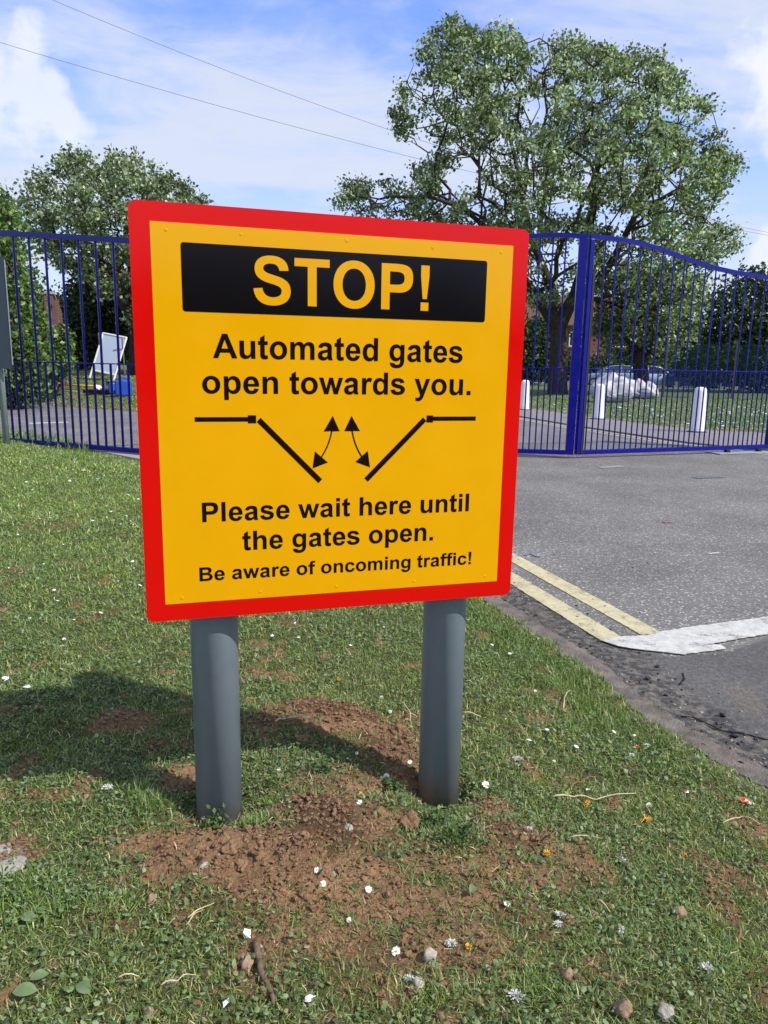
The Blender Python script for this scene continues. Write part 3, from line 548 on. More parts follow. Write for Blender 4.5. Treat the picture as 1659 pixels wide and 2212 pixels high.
# ------------------------------------------------------------------ blue automatic gates
def to_plane(P0, P1, px, py):
    P0 = np.array([*P0, 0.]); P1 = np.array([*P1, 0.]); e = (P1 - P0) / np.linalg.norm(P1 - P0); n_ = np.array([-e[1], e[0], 0])
    d = ray(px, py); t = ((P0 - CAM) @ n_) / (d @ n_); q = CAM + d * t; return float((q - P0) @ e), float(q[2])
def leaf(name, P0, P1, top, nb, rad, label, cat, zb=-.045, zm=1.12, rail=.028, stile=(.05, .05), s0=0., mid=True, group=None, bars_to_ground=0.):
    L = math.hypot(P1[0] - P0[0], P1[1] - P0[1]); ang = math.atan2(P1[1] - P0[1], P1[0] - P0[0])
    g = empty(name, (P0[0], P0[1], ROAD), ang, label=label, cat=cat, group=group); o = -ROAD
    tz = lambda s: float(np.interp(s, [t[0] for t in top], [t[1] for t in top])) + o
    a = MB(); n_ = 28; pts = [(L * i / n_, 0, tz(L * i / n_) - rail) for i in range(n_ + 1)]
    h = rail
    for i in range(n_):                                               # flat top rail following the curve
        x0, z0 = pts[i][0], pts[i][2]; x1, z1 = pts[i + 1][0], pts[i + 1][2]
        q = [(x0, -h, z0 - h), (x0, h, z0 - h), (x0, h, z0 + h), (x0, -h, z0 + h), (x1, -h, z1 - h), (x1, h, z1 - h), (x1, h, z1 + h), (x1, -h, z1 + h)]
        vs = [a.bm.verts.new(v) for v in q]
        for f in ((0, 1, 5, 4), (1, 2, 6, 5), (2, 3, 7, 6), (3, 0, 4, 7)): a.bm.faces.new([vs[k] for k in f])
        if i == 0: a.bm.faces.new([vs[k] for k in (3, 2, 1, 0)])
        if i == n_ - 1: a.bm.faces.new([vs[k] for k in (4, 5, 6, 7)])
    bmesh.ops.remove_doubles(a.bm, verts=a.bm.verts, dist=1e-5)
    a.build('top_rail', M['blue'], g)
    a = MB(); a.box((L / 2, 0, zb + o), (L - .004, .058, .062), bev=.004); a.build('bottom_rail', M['blue'], g)
    a = MB(); a.box((L / 2, 0, zm + o), (L - stile[0] - stile[1] - .004, .036, .014)); a.build('middle_rail', M['blue'], g)
    for s, wdt in ((stile[0] / 2, stile[0]), (L - stile[1] / 2, stile[1])):
        if wdt: a = MB(); a.box((s, 0, (zb + .033 + o + tz(s) - 2 * rail - .003) / 2), (wdt, .066, tz(s) - 2 * rail - .003 - (zb + .033 + o)), bev=.006); a.build('stile', M['blue'], g)
    a0, a1 = stile[0], L - stile[1]; sp = (a1 - a0) / (nb + 1)
    for i in range(nb):
        s = a0 + sp * (i + 1); a = MB(); a.tube([(s, 0, zb + .031 + o), (s, 0, tz(s) - 2 * rail + .004)], rad, 8, False)
        a.lathe([(rad * .9, -.016), (rad * 1.5, -.008), (rad * 1.5, .008), (rad * .9, .016)], (s, 0, zm + o), 8); a.build('bar', M['blue'], g)
    for i in range(nb + 1):
        s = a0 + sp * (i + .5); a = MB(); a.tube([(s, 0, zb + .031 + o), (s, 0, zm - .007 + o)], rad, 8, False); a.build('bar', M['blue'], g)
    return g, L
AH, AM = (6.18, 11.85), (2.69, 10.443)
topA = sorted([to_plane(AH, AM, *p) for p in ((1270, 505.6), (1320, 510.6), (1373, 519), (1426, 534), (1480, 554), (1533, 572), (1586, 584), (1659, 595.5))])
gA, LA = leaf('gate_leaf', AH, AM, topA, 17, .0105, 'blue barred gate leaf sloping down to the right edge, right of the sign', 'gate', stile=(.12, .065), group='automatic gate leaves')
a = MB(); a.box((LA - .065 - .022, .0, 1.30), (.040, .074, 2.45)); a.build('rubber_edge', M['rubber'], gA)
BH, BM = (-.95, 10.75), (2.66, 10.425)
tb = [to_plane(BH, BM, *p) for p in ((1146, 505.6), (1207, 503), (1253, 505))]; LBg = math.hypot(BM[0] - BH[0], BM[1] - BH[1])
zpk = max(t[1] for t in tb)
topB = [(LBg * (1 - (s / LA)), z) for s, z in topA if s / LA < .78] + tb; topB = sorted([(LBg - (LA - s) * LBg / LA if False else s, z) for s, z in topB]) 
topB = sorted([(s * LBg / LA, z - .03) for s, z in topA if s < LA * .72] + tb)
gB, _ = leaf('gate_leaf', BH, BM, topB, 19, .0105, 'blue barred gate leaf mostly hidden behind the yellow sign', 'gate', stile=(.12, .115), group='automatic gate leaves')
CH, CE = (-2.6, 9.42), (-7.9, 11.85)
topC = sorted([to_plane(CH, CE, *p) for p in ((0, 497.6), (134, 505.7), (275, 513.8))]); s0_, z0_ = topC[0]; s1_, z1_ = topC[-1]; k_ = (z1_ - z0_) / (s1_ - s0_)
topC = [(-1, z0_ + (-1 - s0_) * k_ * 1.2), (s0_, z0_), (s1_, z1_), (s1_ + 3, z1_ + 2 * k_)]
gC, _ = leaf('railing_panel', CH, CE, topC, 18, .0165, 'blue railing panel with thick bars rising to the left edge above the grass', 'fence', zb=-.05, zm=1.07, rail=.034, stile=(.09, .09))
gD, _ = leaf('railing_panel', (-1.03, 10.72), (-2.5, 9.5), [(0, 2.3), (1.2, 2.3), (2, 2.3)], 6, .0165, 'short blue railing panel behind the sign', 'fence', zm=1.07, stile=(.07, .07))
def gpost(p, h, lab, wdt=.15):
    t = empty('gate_post', (p[0], p[1], ROAD), R(20), label=lab, cat='gate post'); a = MB(); a.box((0, 0, h / 2 - .2), (wdt, wdt, h + .4), bev=.008); a.build('shaft', M['blue'], t)
    a = MB(); a.box((0, 0, h + .006), (wdt + .03, wdt + .03, .012)); a.build('cap', M['blue'], t)
    return t
gpost((6.31, 11.90), 2.75, 'thick dark blue hinge post at the right edge of the picture')
gpost((-1.0, 10.79), 2.5, 'blue hinge post of the left gate leaf behind the sign')
gpost((-2.55, 9.44), 2.4, 'blue post between two railing panels behind the sign', .12)
gs = empty('gate_stop', (5.55, 11.55, ROAD), R(21), label='low steel bracket on the road under the right end of the gate', cat='bracket')
a = MB(); a.box((0, 0, .012), (1.1, .30, .014), bev=.002); a.build('base_plate', M['pole'], gs)
a = MB(); a.box((-.28, -.02, .042), (.07, .06, .044)); a.build('lug', M['rubber'], gs); a = MB(); a.box((.36, -.02, .042), (.07, .06, .044)); a.build('lug', M['rubber'], gs)

# ------------------------------------------------------------------ bollards
def bollard(px, py, lab, hgt_, base=ROAD + .028):
    p = gp(px, py, base); t = empty('bollard', tuple(p), rnd.uniform(-.2, .2), label=lab, cat='bollard', group='white bollards along the path')
    a = MB(); a.lathe([(.150, -.1), (.150, .0), (.146, .05), (.118, hgt_ - .13), (.112, hgt_ - .06), (.095, hgt_ - .02), (.055, hgt_ - .003), (.001, hgt_)], (0, 0, 0), 20, (1, .82)); a.build('body', M['white'], t)
    a = MB(); a.lathe([(.2, -.03), (.2, .008), (.165, .02), (.150, .021)], (0, 0, 0), 20); a.build('footing', M['tarlump'], t)
bollard(1505, 933, 'white tapered bollard on the right, nearest the gate', .90)
bollard(1291, 905, 'white bollard in front of the crumpled white sacks', .86)
bollard(1132, 885, 'white bollard partly hidden behind the right edge of the sign', .86)

# ------------------------------------------------------------------ the sign seen from behind at the left edge
p = gp(22, 957, -.03); bs = empty('road_sign', (p[0] - .05, p[1], -.03), R(-8), label='dark grey back of a road sign on a pale pole at the left edge', cat='road sign')
a = MB(); a.lathe([(.042, -.3), (.042, 2.55), (.038, 2.56), (.001, 2.565)], (0, 0, 0), 20); a.build('pole', M['pole'], bs)
zt_ = atY(15, 556, p[1])[2] + .03; zl_ = atY(33, 796, p[1])[2] + .03
bp_ = flat_shape([rrect(-.95, zl_, .235, zt_, .04)], -.075, .004, M['dsign'], 'panel', bs)
a = MB()
for x_ in (.236,): a.box((x_, -.075, (zl_ + zt_) / 2), (.006, .016, zt_ - zl_ - .09))
a.box((-.37, -.075, zt_ + .001), (1.1, .016, .006)); a.build('edge_trim', M['alu'], bs)
for z_ in (zt_ - .10, zl_ + .10):
    a = MB(); a.box((-.37, -.060, z_), (1.12, .026, .045)); a.build('channel', M['dsign'], bs)
    a = MB(); a.lathe([(.047, z_ - .02), (.05, z_ - .015), (.05, z_ + .015), (.047, z_ + .02)], (0, 0, 0), 16); a.build('bracket', M['pole'], bs)

# ------------------------------------------------------------------ trees
def pip(poly, x, y): return sd_poly(poly, x, y)
def grow(seeds, tips, bf=.35, seg=.55, jit=.08):
    """seeds: (pos, parent, radius or None); returns node arrays"""
    pos = [np.array(s[0], float) for s in seeds]; par = [s[1] for s in seeds]; fix = [s[2] for s in seeds]
    pl = []
    for i in range(len(pos)): pl.append(0. if par[i] < 0 else pl[par[i]] + np.linalg.norm(pos[i] - pos[par[i]]))
    T = np.array(tips); n = len(T); best = np.full(n, 1e9); bp = np.zeros(n, int); done = np.zeros(n, bool)
    def relax(i):
        c = np.linalg.norm(T - pos[i], axis=1) + bf * pl[i]; m = (c < best) & ~done; best[m] = c[m]; bp[m] = i
    for i in range(len(pos)): relax(i)
    tip_nodes = []
    for _ in range(n):
        k = int(np.argmin(np.where(done, 1e9, best))); done[k] = True; p = bp[k]; a = pos[p]; b = T[k]; L = np.linalg.norm(b - a); m = max(1, int(L / seg)); prev = p
        for j in range(1, m + 1):
            t = j / m; q = a + (b - a) * t
            if j < m: q = q + rng.normal(0, jit, 3) * L / m + np.array((0, 0, -.05 * L * math.sin(math.pi * t)))
            pos.append(q); par.append(prev); fix.append(None); pl.append(pl[prev] + np.linalg.norm(q - pos[prev])); prev = len(pos) - 1; relax(prev)
        tip_nodes.append(prev)
    cnt = np.zeros(len(pos)); cnt[tip_nodes] = 1
    for i in range(len(pos) - 1, -1, -1):
        if par[i] >= 0: cnt[par[i]] += cnt[i]
    return np.array(pos), np.array(par), cnt, fix, tip_nodes
def limbs(pos, par, cnt, fix, rt, ex, name, m, parent):
    r = rt * np.maximum(cnt, 1) ** ex
    for i, f in enumerate(fix):
        if f: r[i] = f
    V, Q = [], []; base = 0
    for sides, sel in ((8, r > .09), (4, r <= .09)):
        idx = np.where(sel & (par >= 0))[0]
        if not len(idx): continue
        a = pos[par[idx]]; b = pos[idx]; ra = np.minimum(r[par[idx]], np.maximum(r[idx] * 1.35, r[idx] + .02)); ra = np.where(np.array([fix[i] is not None for i in idx]), r[par[idx]], ra); rb = r[idx]
        d = b - a; d /= np.linalg.norm(d, axis=1)[:, None] + 1e-9; up = np.where(np.abs(d[:, 2:3]) < .9, [[0, 0, 1.]], [[1., 0, 0]]); u = np.cross(d, up); u /= np.linalg.norm(u, axis=1)[:, None]; v = np.cross(d, u)
        th = 2 * np.pi * np.arange(sides) / sides; c = np.cos(th)[None, :, None]; s_ = np.sin(th)[None, :, None]
        ring = u[:, None] * c + v[:, None] * s_; A = a[:, None] + ring * ra[:, None, None]; B = b[:, None] + ring * rb[:, None, None] + d[:, None] * rb[:, None, None] * .3
        n = len(idx); V.append(np.concatenate([A, B], 1).reshape(-1, 3)); o = base + np.arange(n)[:, None] * 2 * sides; k = np.arange(sides)[None]; k1 = (k + 1) % sides
        Q.append(np.stack([o + k, o + k1, o + sides + k1, o + sides + k], -1).reshape(-1, 4)); base += n * 2 * sides
    return np_mesh(name, np.concatenate(V), Q, m, parent, smooth=True)
def leaves(cent, per, spread, size, pal, wts, name, m, parent, up=.6, droop=.3, aspect=.68, darkz=None):
    C_ = np.repeat(np.asarray(cent), per, 0); n = len(C_)
    p = C_ + rng.normal(0, 1, (n, 3)) * np.array(spread)
    nor = rng.normal(0, 1, (n, 3)); nor[:, 2] = nor[:, 2] * .7 + up; nor /= np.linalg.norm(nor, axis=1)[:, None]
    d = rng.normal(0, 1, (n, 3)); d[:, 2] -= droop; d -= nor * (d * nor).sum(1)[:, None]; d /= np.linalg.norm(d, axis=1)[:, None]; s = np.cross(nor, d)
    L = size * rng.uniform(.65, 1.25, n)[:, None]; Wd = L * aspect
    v = np.stack([p, p + d * L * .45 + s * Wd * .5 + nor * L * .08, p + d * L, p + d * L * .45 - s * Wd * .5 + nor * L * .08], 1).reshape(-1, 3)
    i = np.arange(n)[:, None] * 4; f = np.concatenate([i + np.array([[0, 1, 2]]), i + np.array([[0, 2, 3]])])
    ci = rng.choice(len(pal), n, p=np.array(wts) / sum(wts)); col = np.array(pal)[ci] * rng.uniform(.75, 1.25, n)[:, None]
    cl = np.repeat(rng.uniform(.62, 1.38, len(cent)), per)[:, None]; col = np.repeat(col * cl, 4, 0)
    return np_mesh(name, v, [f], m, parent, col=col)
def px_tips(poly, n, Y0, dmax, gaps=(), tscale=.6, thr=.36, edge=260, fn=None):
    P = np.array(poly, float); lo = P.min(0); hi = P.max(0); out = []
    while len(out) < n:
        x = rng.uniform(lo[0], hi[0], 400); y = rng.uniform(lo[1], hi[1], 400); d = sd_poly(poly, x, y)
        for a, b, dd in zip(x, y, d):
            if dd < 4: continue
            if any((a - g[0]) ** 2 + (b - g[1]) ** 2 < g[2] ** 2 for g in gaps): continue
            h = dmax * min(1, dd / edge) ** .5; off = h * math.copysign(rng.random() ** .6, rng.random() - .5); q = atY(a, b, Y0 + off)
            if mnoise.noise(Vector(q) * tscale) * .5 + .5 < thr: continue
            if fn and q[2] < float(fn(np.array([q[0]]), np.array([q[1]]))[0]) + .2: continue
            out.append(q)
    return np.array(out[:n])
PALW = [(.095, .145, .058), (.13, .185, .078), (.055, .088, .040), (.33, .38, .27), (.50, .53, .43), (.18, .235, .105)]
WTW = [2.4, 2.8, 1.6, 3.2, 1.5, 2.4]
# big whitebeam behind the gate
Y0 = 33.
big = empty('whitebeam_tree', tuple(gp(1205, 850)[:2]) + (ROAD,), label='big spreading pale green whitebeam tree towering behind the gate on the right', cat='tree')
crown = [(715, 430), (722, 395), (775, 378), (840, 382), (880, 390), (905, 345), (872, 325), (845, 235), (838, 205), (895, 130), (915, 85), (960, 50), (1000, 28), (1040, 70), (1090, 50), (1130, 85), (1170, 28), (1185, 80), (1240, 80), (1290, 95), (1330, 115), (1400, 92), (1440, 125), (1475, 160), (1480, 200), (1530, 215), (1560, 260), (1562, 320), (1605, 350), (1560, 410), (1545, 460), (1604, 500), (1585, 545), (1545, 590), (1510, 660), (1480, 700), (1440, 745), (1380, 745), (1320, 700), (1268, 640), (1235, 610), (1225, 645), (1195, 660), (1120, 668), (1060, 600), (1000, 520), (900, 480), (800, 470), (735, 455)]
gaps = [(1222, 445, 42), (1135, 350, 24), (1340, 480, 30), (1330, 540, 20), (1002, 372, 44), (1170, 470, 20), (1425, 425, 20), (1060, 420, 22), (1240, 545, 28), (955, 395, 22), (1285, 400, 14), (1090, 260, 10), (1400, 560, 18)]
tips = px_tips(crown, 2300, Y0, 6.2, [(a, b, c * .8) for a, b, c in gaps], .45, .33)
lx = lambda x, y, Y=Y0: atY(x, y, Y)
b0 = gp(1205, 851, ROAD); b0[1] = Y0; b0 = atY(1205, 846, Y0); b0[2] = ROAD - .1
seeds = [(b0, -1, .62), (lx(1204, 800), 0, .50), (lx(1207, 750), 1, .47), (lx(1206, 705), 2, .46),
         (lx(1165, 650, 32.6), 3, .30), (lx(1120, 585, 32), 4, .22), (lx(1060, 500, 31.5), 5, .17), (lx(1000, 450, 31.2), 6, .13), (lx(930, 425, 31), 7, .10), (lx(840, 425, 31), 8, .06),
         (lx(1190, 620, 33.4), 3, .30), (lx(1150, 520, 33.8), 10, .22), (lx(1130, 430, 34), 11, .17), (lx(1110, 330, 34), 12, .12), (lx(1080, 220, 34), 13, .08),
         (lx(1240, 640, 33), 3, .34), (lx(1264, 560, 33), 15, .28), (lx(1275, 470, 33), 16, .24), (lx(1290, 390, 33.2), 17, .17), (lx(1290, 280, 33.4), 18, .11),
         (lx(1290, 620, 32.6), 15, .25), (lx(1335, 540, 32.3), 20, .22), (lx(1375, 460, 32), 21, .17), (lx(1400, 370, 32), 22, .12), (lx(1420, 260, 32), 23, .08),
         (lx(1160, 540, 35), 10, .18), (lx(1175, 430, 36), 25, .13), (lx(1190, 300, 36.5), 26, .09), (lx(1345, 600, 34), 20, .16), (lx(1430, 540, 35), 28, .12), (lx(1490, 470, 35), 29, .08)]
seeds = [(q[0], q[1], q[2] * (.78 if k < 4 else .68)) for k, q in enumerate(seeds)]
pos, par, cnt, fix, tn = grow(seeds, tips, .30, .6, .10)
pos_l = pos - np.array(big.location); o = limbs(pos_l, par, cnt, fix, .010, .43, 'trunk', M['bark'], big)
deep = np.array([i for i in range(len(seeds), len(pos)) if cnt[i] <= 1])
def keepl(P, sc=1.0, thr=.30):
    return np.array([mnoise.noise(Vector(q) * sc) * .5 + .5 > thr + .10 * rng.random() for q in P])
leaves(pos_l[deep][keepl(pos[deep])], 78, (.20, .20, .16), .165, PALW, WTW, 'crown', M['leaf'], big)
# long wands standing out of the top
# younger whitebeam in front of it
Y1 = 34.
sm = empty('whitebeam_tree', (atY(1385, 846, Y1)[0], Y1, ROAD), label='smaller low whitebeam with a dark forked trunk behind the parked cars\' sacks', cat='tree')
sm['label'] = 'smaller low tree with a dark forked trunk to the right of the crumpled sacks'
poly = [(1285, 690), (1290, 620), (1340, 570), (1420, 560), (1490, 590), (1530, 640), (1525, 690), (1480, 740), (1470, 770), (1420, 790), (1380, 770), (1330, 785), (1290, 745)]
tips = px_tips(poly, 420, Y1, 3, (), .6, .3, 120)
b0 = atY(1385, 846, Y1); b0[2] = ROAD - .1
seeds = [(b0, -1, .42), (lx(1385, 810, Y1), 0, .35), (lx(1382, 785, Y1), 1, .33), (lx(1360, 740, Y1), 2, .2), (lx(1400, 745, Y1), 2, .22), (lx(1340, 690, Y1), 3, .14), (lx(1420, 690, Y1), 4, .15)]
pos, par, cnt, fix, tn = grow(seeds, tips, .3, .5, .08); pl_ = pos - np.array(sm.location)
limbs(pl_, par, cnt, fix, .010, .43, 'trunk', M['barkd'], sm)
dp = np.array([i for i in range(len(seeds), len(pos)) if cnt[i] <= 2]); leaves(pl_[dp][keepl(pos[dp], 1.1, .30)], 40, (.22, .22, .18), .19, PALW, [2.6, 3, 2, 2.8, 1.2, 2.5], 'crown', M['leaf'], sm)
# left whitebeam
Y2 = 31.
lt = empty('whitebeam_tree', (atY(300, 830, Y2)[0], Y2, .5), label='rounded grey green whitebeam tree behind the left railing', cat='tree')
poly = [(45, 470), (52, 425), (60, 385), (110, 370), (140, 330), (170, 318), (200, 350), (228, 345), (232, 300), (262, 330), (310, 335), (350, 365), (395, 390), (440, 430), (480, 500), (520, 600), (500, 680), (420, 700), (300, 720), (270, 690), (235, 660), (215, 680), (180, 640), (130, 600), (85, 560), (60, 520)]
tips = px_tips(poly, 950, Y2, 4.6, [(150, 460, 8), (110, 620, 14)], .5, .3, 200)
b0 = atY(300, 815, Y2); b0[2] = .2
seeds = [(b0, -1, .5), (lx(300, 760, Y2), 0, .4), (lx(298, 700, Y2), 1, .38), (lx(240, 600, Y2), 2, .24), (lx(180, 500, Y2), 3, .16), (lx(290, 590, Y2), 2, .26), (lx(270, 460, Y2), 5, .16), (lx(370, 600, Y2), 2, .22), (lx(400, 500, Y2), 7, .12), (lx(140, 560, Y2 - 1), 3, .12)]
pos, par, cnt, fix, tn = grow(seeds, tips, .3, .6, .1); pl_ = pos - np.array(lt.location)
limbs(pl_, par, cnt, fix, .010, .43, 'trunk', M['bark'], lt)
dp = np.array([i for i in range(len(seeds), len(pos)) if cnt[i] <= 3]); leaves(pl_[dp][keepl(pos[dp], 1.05, .37)], 58, (.20, .20, .16), .17, PALW, [2.8, 3, 2.2, 2.8, 1.2, 2], 'crown', M['leaf'], lt)

# dense hedges and ivy: a volume of leaf clumps on a stem frame
PALI = [(.07, .13, .03), (.11, .19, .045), (.04, .08, .02), (.17, .25, .06), (.09, .10, .04)]
PALD = [(.022, .045, .015), (.035, .065, .02), (.05, .09, .028), (.016, .03, .011)]
def hedge(name, lab, cat, poly, Y, dmax, n, per, size, spread, pal, wts, group=None, trunk=(0, 0), m='ivy', edge=60, fn=None, thr=.28, stem=.14):
    base = atY(trunk[0], trunk[1], Y); t = empty(name, tuple(base), label=lab, cat=cat, group=group)
    tips = px_tips(poly, n, Y, dmax, (), .8, thr, edge, fn); seeds = [(base - np.array((0, 0, .3)), -1, stem), (base + np.array((0, 0, .8)), 0, stem * .8)]
    pos, par, cnt, fix, tn = grow(seeds, tips, .35, .7, .1); pl_ = pos - base
    limbs(pl_, par, cnt, fix, .014, .42, 'trunk', M['barkd'], t); leaves(tips - base, per, (spread,) * 3, size, pal, wts, 'crown', M[m], t, up=.3)
    return t
hedge('ivy_clad_tree', 'tall yellow green ivy covered tree at the left edge beside the dark sign back', 'tree', [(-160, 440), (-60, 400), (0, 412), (25, 440), (48, 500), (60, 540), (78, 560), (80, 640), (90, 700), (105, 760), (92, 850), (60, 868), (-60, 880), (-160, 870)], 19, 1.6, 900, 26, .13, .16, PALI, [3, 3, 2, 2.5, .7], trunk=(30, 862), fn=bank_h)
hedge('bush', 'light green bush at the foot of the old brick wall', 'bush', [(110, 725), (135, 700), (150, 720), (158, 790), (150, 815), (100, 812)], 21, .5, 120, 26, .11, .10, PALI, [3, 3, 2, 2.5, .7], trunk=(128, 812), fn=bank_h, edge=20, stem=.04)
hedge('yew_tree', 'nearly black yew with a brighter green shoot left of the white board', 'tree', [(145, 640), (170, 600), (230, 590), (300, 620), (300, 700), (262, 715), (258, 745), (205, 790), (150, 790), (140, 720)], 33, 1.5, 420, 30, .18, .26, PALD, [3, 2.5, 1, 3], trunk=(190, 800), edge=60)
hedge('hedge', 'dark evergreen hedge behind the chain link fence at the right edge', 'hedge', [(1470, 800), (1440, 760), (1500, 690), (1545, 640), (1560, 605), (1620, 590), (1700, 600), (1860, 560), (1960, 620), (1960, 830), (1480, 830)], 40, 2.2, 1000, 28, .24, .36, PALD, [2, 3, 2, 1.5], trunk=(1640, 835), edge=70)
hedge('hedge', 'low dark hedge behind the parked cars', 'hedge', [(1000, 800), (1100, 775), (1250, 778), (1330, 770), (1480, 765), (1480, 815), (1000, 818)], 66, 1.5, 500, 22, .30, .5, PALD, [2, 3, 2, 1.5], trunk=(1300, 822), edge=30)
hedge('hedge', 'dark hedge behind the big tree trunk beside the sign', 'hedge', [(840, 700), (1000, 680), (1128, 690), (1200, 690), (1215, 790), (1180, 822), (840, 825)], 48, 1.6, 700, 24, .26, .42, PALD, [2, 3, 2, 1.5], trunk=(1050, 824), edge=50)
hedge('hedge', 'dark hedge low down behind the left whitebeam', 'hedge', [(-200, 640), (60, 620), (300, 650), (560, 660), (600, 800), (300, 812), (-200, 812)], 44, 1.6, 900, 24, .26, .42, PALD, [2, 3, 2, 1.5], trunk=(250, 812), edge=50)
far = []
for k in range(11):
    x0 = -500 + k * 255; y0 = 700 - 22 * math.sin(k * 1.9) - (0 if k % 2 else 14); yb = 800 + (x0 - 830) * .0185
    if 760 < x0 + 130 < 1350: y0 += 25
    hedge('distant_tree', 'distant tree in the row along the horizon', 'tree', [(x0, yb), (x0 + 10, y0 + 40), (x0 + 80, y0), (x0 + 190, y0 + 8), (x0 + 270, y0 + 45), (x0 + 275, yb)], 105, 4, 170, 22, .55, .85, [(.05, .085, .035), (.07, .11, .045), (.04, .065, .03)], [1, 1, 1], trunk=(x0 + 135, yb + 4), edge=50, group='distant trees along the horizon', stem=.3)

# unseen trees added behind the viewer to darken the glossy sign's reflections
for k, (x0, y0, hh, rr) in enumerate(((2, -27, 4.2, 5), (10, -26, 5.0, 5.5), (18, -23, 4.4, 5), (26, -18, 4.8, 5.5), (-6, -28, 4.6, 5.5))):
    t = empty('added_tree', (x0, y0, -.2), label='round leafy tree across the road at the viewer\'s back', cat='tree', group='trees at the viewer\'s back')
    a = MB(); a.tube([(0, 0, 0), (.1, 0, hh * .5), (0, .1, hh * .8)], [.25, .2, .1], 8); a.build('trunk', M['bark'], t)
    q = rng.normal(0, 1, (420, 3)); q /= np.linalg.norm(q, axis=1)[:, None]; q *= rng.random((420, 1)) ** .4 * np.array([[rr, rr * .8, hh * .5]]); q[:, 2] += hh * .52
    leaves(q, 14, (.5, .5, .3), .7, PALD, [2, 3, 2, 1], 'crown', M['ivy'], t, up=.3)

# ------------------------------------------------------------------ buildings and walls behind
def house(name, lab, P, rz, Lx, D, He, Hr, wins):
    t = empty(name, P, rz, label=lab, cat='house'); a = MB(); a.box((0, D / 2, He / 2), (Lx, D, He)); wl = a.build('wall', M['brick'], t)
    a = MB(); a.prism([(-.35, He), (D / 2, He + Hr), (D + .35, He), (D + .35, He + .15), (D / 2, He + Hr + .17), (-.35, He + .15)], 0, -Lx / 2 - .3, Lx / 2 + .3); rf = a.build('roof', M['roof'], t)
    a = MB(); a.box((Lx * .3, D / 2, He + Hr + .4), (.9, .6, 1.5)); a.build('chimney', M['brick'], rf)
    for x, z, ww, hh in wins:
        a = MB(); 
        for dx in (-ww / 2, 0, ww / 2): a.box((x + dx, -.05, z), (.09, .08, hh + .09))
        for dz in (-hh / 2, hh * .18, hh / 2): a.box((x, -.052, z + dz), (ww + .09, .076, .08))
        w_ = a.build('window', M['white'], t); a = MB(); a.box((x, -.025, z), (ww, .02, hh)); a.build('pane', M['glass'], w_)
        a = MB(); a.box((x, -.09, z - hh / 2 - .10), (ww + .3, .2, .08)); a.build('sill', M['conc'], w_)
    return t
hp = atY(1255, 812, 74)
house('brick_house', 'red brick house with white windows glimpsed behind the cars', (hp[0], 74, ROAD), R(-4), 20, 8, 5.2, 3, [(x, z, 1.5, 1.3) for x in (-8.2, -4.6, -.6, 3.4, 7.4) for z in (1.5, 4.0)])
hp = atY(285, 800, 52)
house('brick_house', 'small red brick building behind the white board on the left', (hp[0] + 2.0, 52, .35), R(5), 8, 6, 4.4, 2.4, [(-2.6, 3.0, 1.0, 1.1), (0, 3.0, 1.0, 1.1)])
a = MB(); a.box((0, 0, 1.35), (8.0, .24, 2.7)); wt = empty('brick_wall', (atY(122, 800, 25.4)[0], 25.4, .2), R(112.5), label='old purplish brick wall running back behind the ivy', cat='wall'); a.build('wall', M['brick2'], wt)
a = MB(); a.box((0, 0, 2.74), (8.06, .34, .075), bev=.01); a.build('coping', M['conc'], wt)
for k_ in (-3.2, -1, 1.2, 3.4):
    a = MB(); a.box((k_, -.19, 1.3), (.36, .13, 2.6)); a.build('pier', M['brick2'], wt)

# chain link fence
fp = np.array([*atY(1432, 850, 31.0)[:2]]); fq = np.array([21.5, 27.0]); FL = float(np.linalg.norm(fq - fp)); fang = math.atan2(fq[1] - fp[1], fq[0] - fp[0])
cf = empty('chain_link_fence', (fp[0], fp[1], ROAD + .1), fang, label='green chain link fence across the lawn at the right', cat='fence'); HF = 2.15; ds = .11
V, Q = [], []
for sgn in (1, -1):
    for k in range(int(-HF / ds) - 1, int(FL / ds) + int(HF / ds) + 1):
        xa = k * ds; xb = xa + sgn * HF; za, zb_ = 0., HF
        if min(xa, xb) < 0 or max(xa, xb) > FL:
            def cl(x): return min(max(x, 0), FL)
            if max(xa, xb) <= 0 or min(xa, xb) >= FL: continue
            na, nb_ = cl(xa), cl(xb); za = abs(na - xa); zb_ = HF - abs(nb_ - xb); xa, xb = na, nb_
        o = len(V); r_ = .0055; y_ = .004 * sgn
        for x_, z_ in ((xa, za), (xb, zb_)): V += [(x_ - r_, y_, z_), (x_ + r_, y_, z_), (x_, y_ + r_ * 1.5, z_)]
        Q += [(o, o + 1, o + 4, o + 3), (o + 1, o + 2, o + 5, o + 4), (o + 2, o, o + 3, o + 5)]
np_mesh('mesh', np.array(V), [np.array(Q)], M['wire'], cf)
for z_ in (.05, HF / 2, HF):
    a = MB(); a.tube([(0, -.01, z_), (FL, -.01, z_)], .006, 6); a.build('line_wire', M['wire'], cf)
k_ = 0
while k_ * 2.6 <= FL:
    a = MB(); a.box((k_ * 2.6, -.06, HF / 2), (.09, .09, HF + .25), bev=.01); a.build('post', M['wirep'], cf); k_ += 1

